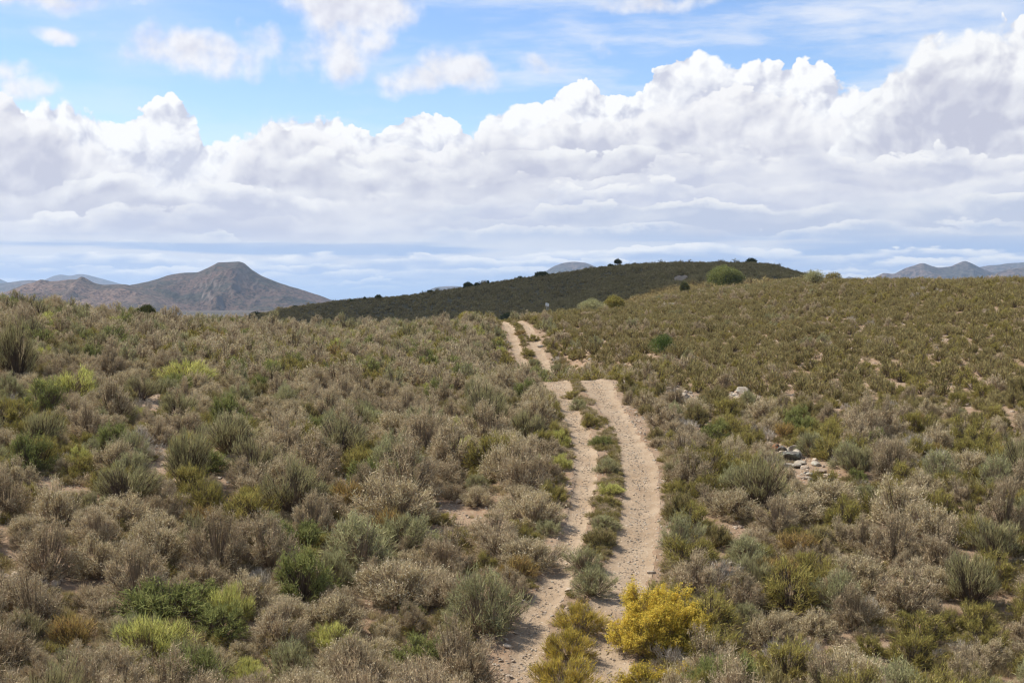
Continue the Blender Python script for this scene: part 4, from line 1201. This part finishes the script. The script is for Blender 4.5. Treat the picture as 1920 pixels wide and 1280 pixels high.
def tree(c, W, H, st, kd, label, seed, dist):
    if st == 'round' and 60 < dist < 300: H = H * 1.4
    rng = np.random.default_rng(seed)
    near = dist < 260
    if st == 'dome':
        e = link('dry_bush', None, None, (c.x, c.y, c.z - .05)); tag(e, label, 'bush')
        t, f, s = shrub_geo(seed, R=W / 2, H=H, tips=520, tw=16, tl=.2, lw=.014, spread=.9, up=.25, seeds=1600, seedw=.03)
        link('twigs', to_mesh('twigs', t, [TWIG]), e); fs = joinp([f, s]); link('foliage', to_mesh('foliage', fs, [FM[kd], SEED], np.arange(len(fs[1])) >= len(f[1])), e)
        return
    nm = 'tree' if st == 'tree' or label.find('tree') >= 0 and st == 'open' else 'bush'
    e = link({'tree': 'small_tree', 'bush': 'tall_bush'}[nm], None, None, (c.x, c.y, c.z - .08)); tag(e, label, nm)
    z0 = H * (.30 if st == 'tree' else .05)
    leaf = max(.06, min(.30, dist * .00075))
    n = int(min(9000, 5.5 * W * max(H, .6 * W) / (leaf * leaf * .275)))
    if st == 'open': n = int(n * .45)
    cs, cr = crown_geo(rng, W, H, z0, n, leaf, fill=.25, clumps=9 if st != 'round' else 14)
    parts = []
    k = rng.permutation(len(cs))[:6]
    if st == 'tree':
        parts.append(limb(rng, (0, 0, -.15), (rng.normal() * .1, 0, z0 + .2 * H), .055 * H, .035 * H))
        for i in k: parts.append(limb(rng, (0, 0, z0), cs[i, :3], .028 * H, .01 * H, 5, 3))
    else:
        for i in k: parts.append(limb(rng, (rng.normal() * .05 * W, rng.normal() * .05 * W, -.1), cs[i, :3], .03 * H + .01, .012 * H, 5, 3))
    link('trunk' if nm == 'tree' else 'stems', to_mesh('wood', joinp(parts), [BARK]), e)
    if st == 'round':      # the outer shell of a closed round crown
        m_ = int(n * .9); d = unit(rng.normal(size=(m_, 3))); d[:, 2] = np.abs(d[:, 2]) * 1.0 - .12
        lob = 1 + .15 * np.sin(3 * np.arctan2(d[:, 1], d[:, 0]) + seed) + .17 * fbm(d[:, 0] * 3 + seed, d[:, 1] * 3 + d[:, 2] * 2, seed % 50, 3) * 2
        o = d * np.array([W * .46, W * .46, H * .86]) * (rng.uniform(.72, 1.0, m_) ** .5 * lob)[:, None]; o[:, 2] = np.maximum(o[:, 2], .02 * H) + .05 * H
        cr = joinp([cr, blades(o, unit(d + rng.normal(size=(m_, 3)) * .7), leaf * rng.uniform(.7, 1.4, m_), leaf * .55, rng, np.clip(rng.uniform(0, .6, m_) + .4 * vnoise(d[:, 0] * 5 + seed, d[:, 1] * 5 + d[:, 2] * 4, 3), 0, 1), np.clip(d[:, 2], 0, 1) * .5)])
    link('crown' if nm == 'tree' else 'foliage', to_mesh('leaves', cr, [FM[kd]]), e)
for i, (c, W, H, st, kd, lab, px, py) in enumerate(_tp):
    tree(c, W, H, st, kd, lab, 7000 + i * 7, c.y)

# ------------------------------------------------------------------ stones
def stone_material(name, a, b, lichen=None, amt=.5, spots=None):
    m, nt, out = newmat(name)
    p = objco(nt); r = obj_random(nt)
    n1 = noise(nt, p, 3.0, 6, .65); n2 = noise(nt, p, 14.0, 5, .7)
    c = mix(nt, (n1 + r * .3 - .15).step(.35, .65), a, b)
    if lichen: c = mix(nt, (n2 * .6 + n1 * .4).step(.50, .58) * amt, c, lichen)
    if spots: c = mix(nt, noise(nt, p, 5.0, 4, .6).step(.50, .56), c, spots)
    principled(nt, out, c, .92, n1 * .6 + n2 * .4, .9, .03, .15)
    return m
ROCK = stone_material('stone_tan', (.36, .27, .19), (.50, .41, .31))
ROCK_L = stone_material('stone_lichen', (.30, .24, .18), (.34, .28, .21), (.46, .47, .39), .8)
ROCK_D = stone_material('stone_dark', (.065, .058, .05), (.12, .10, .085), (.30, .34, .27), .5)
ROCK_O = stone_material('stone_orange_lichen', (.10, .07, .05), (.20, .14, .10), None, 0, (.62, .15, .035))
def rock_geo(seed, sx=1, sy=1, sz=.6, sub=2, slab=0):
    rng = np.random.default_rng(seed)
    t = (1 + 5 ** .5) / 2
    V = np.array([(-1, t, 0), (1, t, 0), (-1, -t, 0), (1, -t, 0), (0, -1, t), (0, 1, t), (0, -1, -t), (0, 1, -t), (t, 0, -1), (t, 0, 1), (-t, 0, -1), (-t, 0, 1)], float)
    Fc = [(0, 11, 5), (0, 5, 1), (0, 1, 7), (0, 7, 10), (0, 10, 11), (1, 5, 9), (5, 11, 4), (11, 10, 2), (10, 7, 6), (7, 1, 8), (3, 9, 4), (3, 4, 2), (3, 2, 6), (3, 6, 8), (3, 8, 9), (4, 9, 5), (2, 4, 11), (6, 2, 10), (8, 6, 7), (9, 8, 1)]
    V = list(unit(V))
    for _ in range(sub):
        mid = {}; nf = []
        def mp(a, b):
            k = (min(a, b), max(a, b))
            if k not in mid:
                v = V[a] + V[b]; V.append(v / np.linalg.norm(v)); mid[k] = len(V) - 1
            return mid[k]
        for a, b, c in Fc:
            x, y, z = mp(a, b), mp(b, c), mp(c, a); nf += [(a, x, z), (b, y, x), (c, z, y), (x, y, z)]
        Fc = nf
    V = np.array(V); pl = unit(rng.normal(size=(11, 3))); h = rng.uniform(.45, .85, 11)
    for n_, h_ in zip(pl, h):
        q = V @ n_; V = V - np.maximum(q - h_, 0)[:, None] * n_
    V = V * (1 + .06 * fbm(V[:, 0] * 2 + seed, V[:, 1] * 2 + V[:, 2], 5, 3))[:, None]
    V = V * np.array([sx, sy, sz]) * .62
    return V, np.array(Fc)
ROCKM = {}
def rock_mesh(i, mat):
    key = (i, mat.name)
    if key not in ROCKM:
        V, Fc = rock_geo(300 + i, 1, .75 + .1 * (i % 3), .38 + .12 * (i % 4), 2)
        ROCKM[key] = mesh_np('stone', V, Fc, [mat])
    return ROCKM[key]
def rock(px, py, w, mat, label, i, sq=1.0, name='stone', sink=.1, group=None, tilt=0.0):
    c = at(px, py); s = (1.2 if mat is ROCK else 1.6) * w / F * c.y
    o = link(name, rock_mesh(i, mat), None, (c.x, c.y, float(ground(np.array(c.x), np.array(c.y))) + s * .24 * sq - sink * s), (tilt, random.uniform(-.15, .15), random.uniform(0, 6.28)), (s, s, s * sq))
    tag(o, label, 'stone', group); return o
for a in (
 (1345,1137,26,ROCK_D,'flat brown slab with a dark overhang between the yellow bush and the grey dome',0,.9),
 (1221,1078,15,ROCK,'flat brown stone lying at the right edge of the right wheel rut',1,.8),
 (953,1216,14,ROCK,'pale flat stone at the left edge of the left wheel rut near the bottom',2,.7),
 (858,944,12,ROCK,'small cream stone at the back of the bare patch',3,1.0),
 (817,1012,20,ROCK_L,'pale stone with grey lichen at the front of the bare patch',4,.7),
 (926,971,12,ROCK,'flat stone on the right of the bare patch',5,.6),
 (1013,652,7,ROCK_L,'whitish stone at the right edge of the far track',6,1.0),
 (1458,846,15,ROCK_O,'orange-lichened stone at the left tip of the outcrop',7,1.1),
 (1466,856,13,ROCK_O,'smaller orange-spotted stone below the first orange one',8,1.0),
 (1471,848,18,ROCK_D,'dark stone behind the orange-spotted ones on the outcrop',9,1.0),
 (1480,862,26,ROCK_D,'largest dark stone in the middle of the outcrop',10,1.0),
 (1489,850,17,ROCK_L,'lichen-grey stone at the top of the outcrop',11,1.0),
 (1497,858,19,ROCK_L,'lichen-grey stone on the right of the outcrop',3,.9),
 (1478,876,19,ROCK_L,'pale stone at the lower end of the outcrop',1,.7),
 (1492,876,15,ROCK_L,'pale stone right of the lower end of the outcrop',2,.8),
 (1503,870,13,ROCK_L,'small pale stone at the right foot of the outcrop',5,.8),
 (1533,872,15,ROCK_L,'lichened stone in the bare gap right of the outcrop',6,.7),
 (1541,886,17,ROCK,'tan stone in the bare gap right of the outcrop',7,.7),
 (1554,893,14,ROCK,'tan stone furthest right below the outcrop',8,.7),
 (1268,733,17,ROCK_L,'pale lichened slab uppermost in the patch right of the bend',4,.7),
 (1279,742,18,ROCK_L,'pale lichened slab in the middle of the patch right of the bend',9,.6),
 (1272,752,20,ROCK_L,'wide pale slab lowest in the patch right of the bend',10,.6),
 (1286,748,13,ROCK_L,'small pale stone right of the slabs by the bend',0,.8),
 (1390,737,16,ROCK_L,'upright white-lichened stone in the stony patch on the right slope',7,.9),
 (1398,745,16,ROCK,'tan stone in front of the white-lichened one',8,.8),
 (1408,748,14,ROCK,'flat tan stone right of the white-lichened one',5,.6),
 (1380,742,12,ROCK,'brown stone left of the white-lichened one',6,.8),
 (1255,575,12,ROCK_L,'whitish rock cluster stone high on the near ridge right of the green bushes',2,.9),
 (1246,572,8,ROCK_L,'small whitish stone beside the one high on the near ridge',3,.9),
 (1600,782,13,ROCK_L,'pale stone beside the olive bush above the outcrop',1,.8),
 (1725,1255,18,ROCK_L,'grey lichened stone low in the right corner area',10,.8),
 (1710,1248,13,ROCK_D,'dark stone beside the grey lichened one at the lower right',9,.8),
 (60,955,26,ROCK_L,'pale lichened stone in the bare patch at the left edge',4,.5),
 (90,965,16,ROCK_L,'smaller pale stone in the bare patch at the left edge',5,.6),
): rock(*a)

# gravel: one loose mass of stones on the ruts and the bare soil, bigger ones on the right slope
def gravel():
    P = []
    def addp(x, y, s, idx):
        z = float(0)
        P.append((x, y, s, idx))
    rng = np.random.default_rng(77)
    # in and along the ruts
    n = 15000; y = 24 + (rng.uniform(0, 1, n) ** 1.25) * 42; side = rng.choice([-1, 1], n)
    x = track_x(y) + side * .8 + rng.normal(size=n) * .42; s = .018 + .06 * rng.uniform(0, 1, n) ** 4
    P.append(np.stack([x, y, s], 1))
    n = 2600; y = rng.uniform(66, 130, n); x = track_x(y) + rng.choice([-1, 1], n) * .8 + rng.normal(size=n) * .35; s = .03 + .07 * rng.uniform(0, 1, n) ** 3
    P.append(np.stack([x, y, s], 1))
    # on the bare patches
    for c in BP:
        n = int(min(420, 90 * c[2] * c[3] + 60)); a = rng.uniform(0, 6.28, n); r = np.sqrt(rng.uniform(0, 1.1, n))
        P.append(np.stack([c[0] + np.cos(a) * r * c[2], c[1] + np.sin(a) * r * c[3], .025 + .09 * rng.uniform(0, 1, n) ** 4], 1))
    # rubble round the outcrops of the right slope
    for c in BP[10:14]:
        n = 70; a = rng.uniform(0, 6.28, n); r = np.sqrt(rng.uniform(0, 1.2, n))
        P.append(np.stack([c[0] + np.cos(a) * r * c[2], c[1] + np.sin(a) * r * c[3] * .8, .07 + .26 * rng.uniform(0, 1, n) ** 2.2], 1))
    # loose stones scattered over the soil
    n = 16000; y = np.sqrt(rng.uniform(24 ** 2, 110 ** 2, n)); x = rng.uniform(-.40, .40, n) * y
    P.append(np.stack([x, y, .03 + .13 * rng.uniform(0, 1, n) ** 5], 1))
    n = 9000; y = np.sqrt(rng.uniform(50 ** 2, 180 ** 2, n)); x = track_x(y) + 2 + rng.uniform(0, .38, n) * y
    P.append(np.stack([x, y, .06 + .22 * rng.uniform(0, 1, n) ** 4], 1))
    P = np.vstack(P); x, y, s = P.T
    rc = rut_clear(x, y); inr = rc < -.05
    z = ground(x, y)
    # stones in a rut lie on its worn floor
    zr = height(x, y) - .066 + fbm(x * 2.2, y * 2.2, 9, 3) * .035 + fbm(x * 9, y * 9, 12, 2) * .012
    z = np.where(inr, np.maximum(z, zr), z)
    s = np.where(inr, np.minimum(s, .062), s)
    n = len(x)
    instancer('gravel', 'loose tan gravel and small stones on the wheel ruts and bare soil', 'gravel', [rock_mesh(i, ROCK) for i in range(6)] + [rock_mesh(i, ROCK_L) for i in range(4)],
              np.stack([x, y, z + s * .08, rng.uniform(0, 6.28, n), s, np.where(rng.uniform(0, 1, n) < .8, rng.integers(0, 6, n), rng.integers(6, 10, n)), rng.uniform(0, .5, n)], 1))
gravel()

# ------------------------------------------------------------------ two marker posts beyond the crest of the track
def metal(name, col, rough):
    m, nt, out = newmat(name); n = noise(nt, objco(nt), 9, 4, .6)
    principled(nt, out, mix(nt, n.step(.3, .7), col, tuple(v * .8 for v in col)), rough, n, .2, .01, .4); return m
POST = metal('weathered_post', (.42, .40, .36), .7); PLATE = metal('white_plate', (.80, .80, .78), .5)
def boxm(name, x0, x1, y0, y1, z0, z1, m, b=.004):
    V = np.array([(x, y, z) for x in (x0, x1) for y in (y0, y1) for z in (z0, z1)], float)
    me = mesh_np(name, V, np.array([(0, 1, 3, 2), (4, 6, 7, 5), (0, 4, 5, 1), (2, 3, 7, 6), (0, 2, 6, 4), (1, 5, 7, 3)]), [m]); return me
for px, py, hpx, lab in ((1024.5, 590, 22, 'thin marker post with a white plate just beyond the track crest'), (1027.5, 589, 20, 'second, slightly shorter marker post right beside the first')):
    d = 150.0; x = (px - 960) / F * d; z = float(ground(np.array(x), np.array(d))); h = hpx / F * d
    e = link('marker_post', None, None, (x, d, z)); tag(e, lab, 'marker post', 'pair of marker posts beyond the track crest')
    h = (HZ - (py - hpx)) / F * d - z
    link('post', boxm('post', -.035, .035, -.035, .035, -.3, h, POST), e)
    link('plate', boxm('plate', -.10, .10, -.050, -.037, h - .30, h + .02, PLATE), e)

# ------------------------------------------------------------------ the cloud overhead that shades the long hill
def cloud():
    rng = np.random.default_rng(5)
    m, nt, out = newmat('cloud'); d = nt.nodes.new('ShaderNodeBsdfDiffuse'); d.inputs[0].default_value = (.9, .9, .92, 1)
    tr = nt.nodes.new('ShaderNodeBsdfTranslucent'); tr.inputs[0].default_value = (.9, .9, .92, 1)
    ms = nt.nodes.new('ShaderNodeMixShader'); ms.inputs[0].default_value = .35
    nt.links.new(d.outputs[0], ms.inputs[1]); nt.links.new(tr.outputs[0], ms.inputs[2]); nt.links.new(ms.outputs[0], out.inputs['Surface'])
    zc = 900.0; t = zc / sd.z; cx, cy = -25 + sd.x * t, 432 + sd.y * t
    V0, F0 = rock_geo(1, 1, 1, 1, 3); V0 = unit(V0)
    P = []
    for i in range(46):
        a = rng.uniform(0, 6.28); r = math.sqrt(rng.uniform(0, 1)); x = math.cos(a) * r * 235; y = math.sin(a) * r * 92
        R = rng.uniform(38, 70) * (1.15 - .4 * r)
        q = V0 * (1 + .22 * fbm(V0[:, 0] * 2.2 + i, V0[:, 1] * 2.2 + V0[:, 2] * 2, i, 4))[:, None] * np.array([R, R, R * .55])
        q[:, 2] = np.maximum(q[:, 2], -R * .12)
        P.append((q + np.array([x, y, (1 - r) * 25]), F0, np.zeros(len(q)), np.zeros(len(q))))
    g = joinp(P); o = link('cloud', mesh_np('cloud', g[0], g[1], [m], smooth=True), None, (cx, cy, zc))
    tag(o, 'heaped white cloud overhead whose shadow lies on the long hill', 'cloud', kind='stuff')
cloud()


# ------------------------------------------------------------------ camera
cam = bpy.data.cameras.new('camera'); cam.lens = 50; cam.sensor_width = 36; cam.clip_start = .1; cam.clip_end = 90000
co = bpy.data.objects.new('camera', cam); COL.objects.link(co)
co.rotation_euler = (math.radians(90) - math.atan((640 - HZ) / F), 0, 0)
scene.camera = co
scene.view_settings.view_transform = 'Standard'; scene.view_settings.look = 'None'
scene.view_settings.exposure = EXPOSURE; scene.view_settings.gamma = 1
scene.render.engine = 'CYCLES'
cy = scene.cycles
cy.use_denoising = USE_DENOISE; cy.pixel_filter_type = 'BLACKMAN_HARRIS'; cy.filter_width = 1.3
cy.max_bounces = 5; cy.diffuse_bounces = 3; cy.transmission_bounces = 3; cy.transparent_max_bounces = 8; cy.volume_bounces = 0
cy.glossy_bounces = 1
cy.caustics_reflective = False; cy.caustics_refractive = False
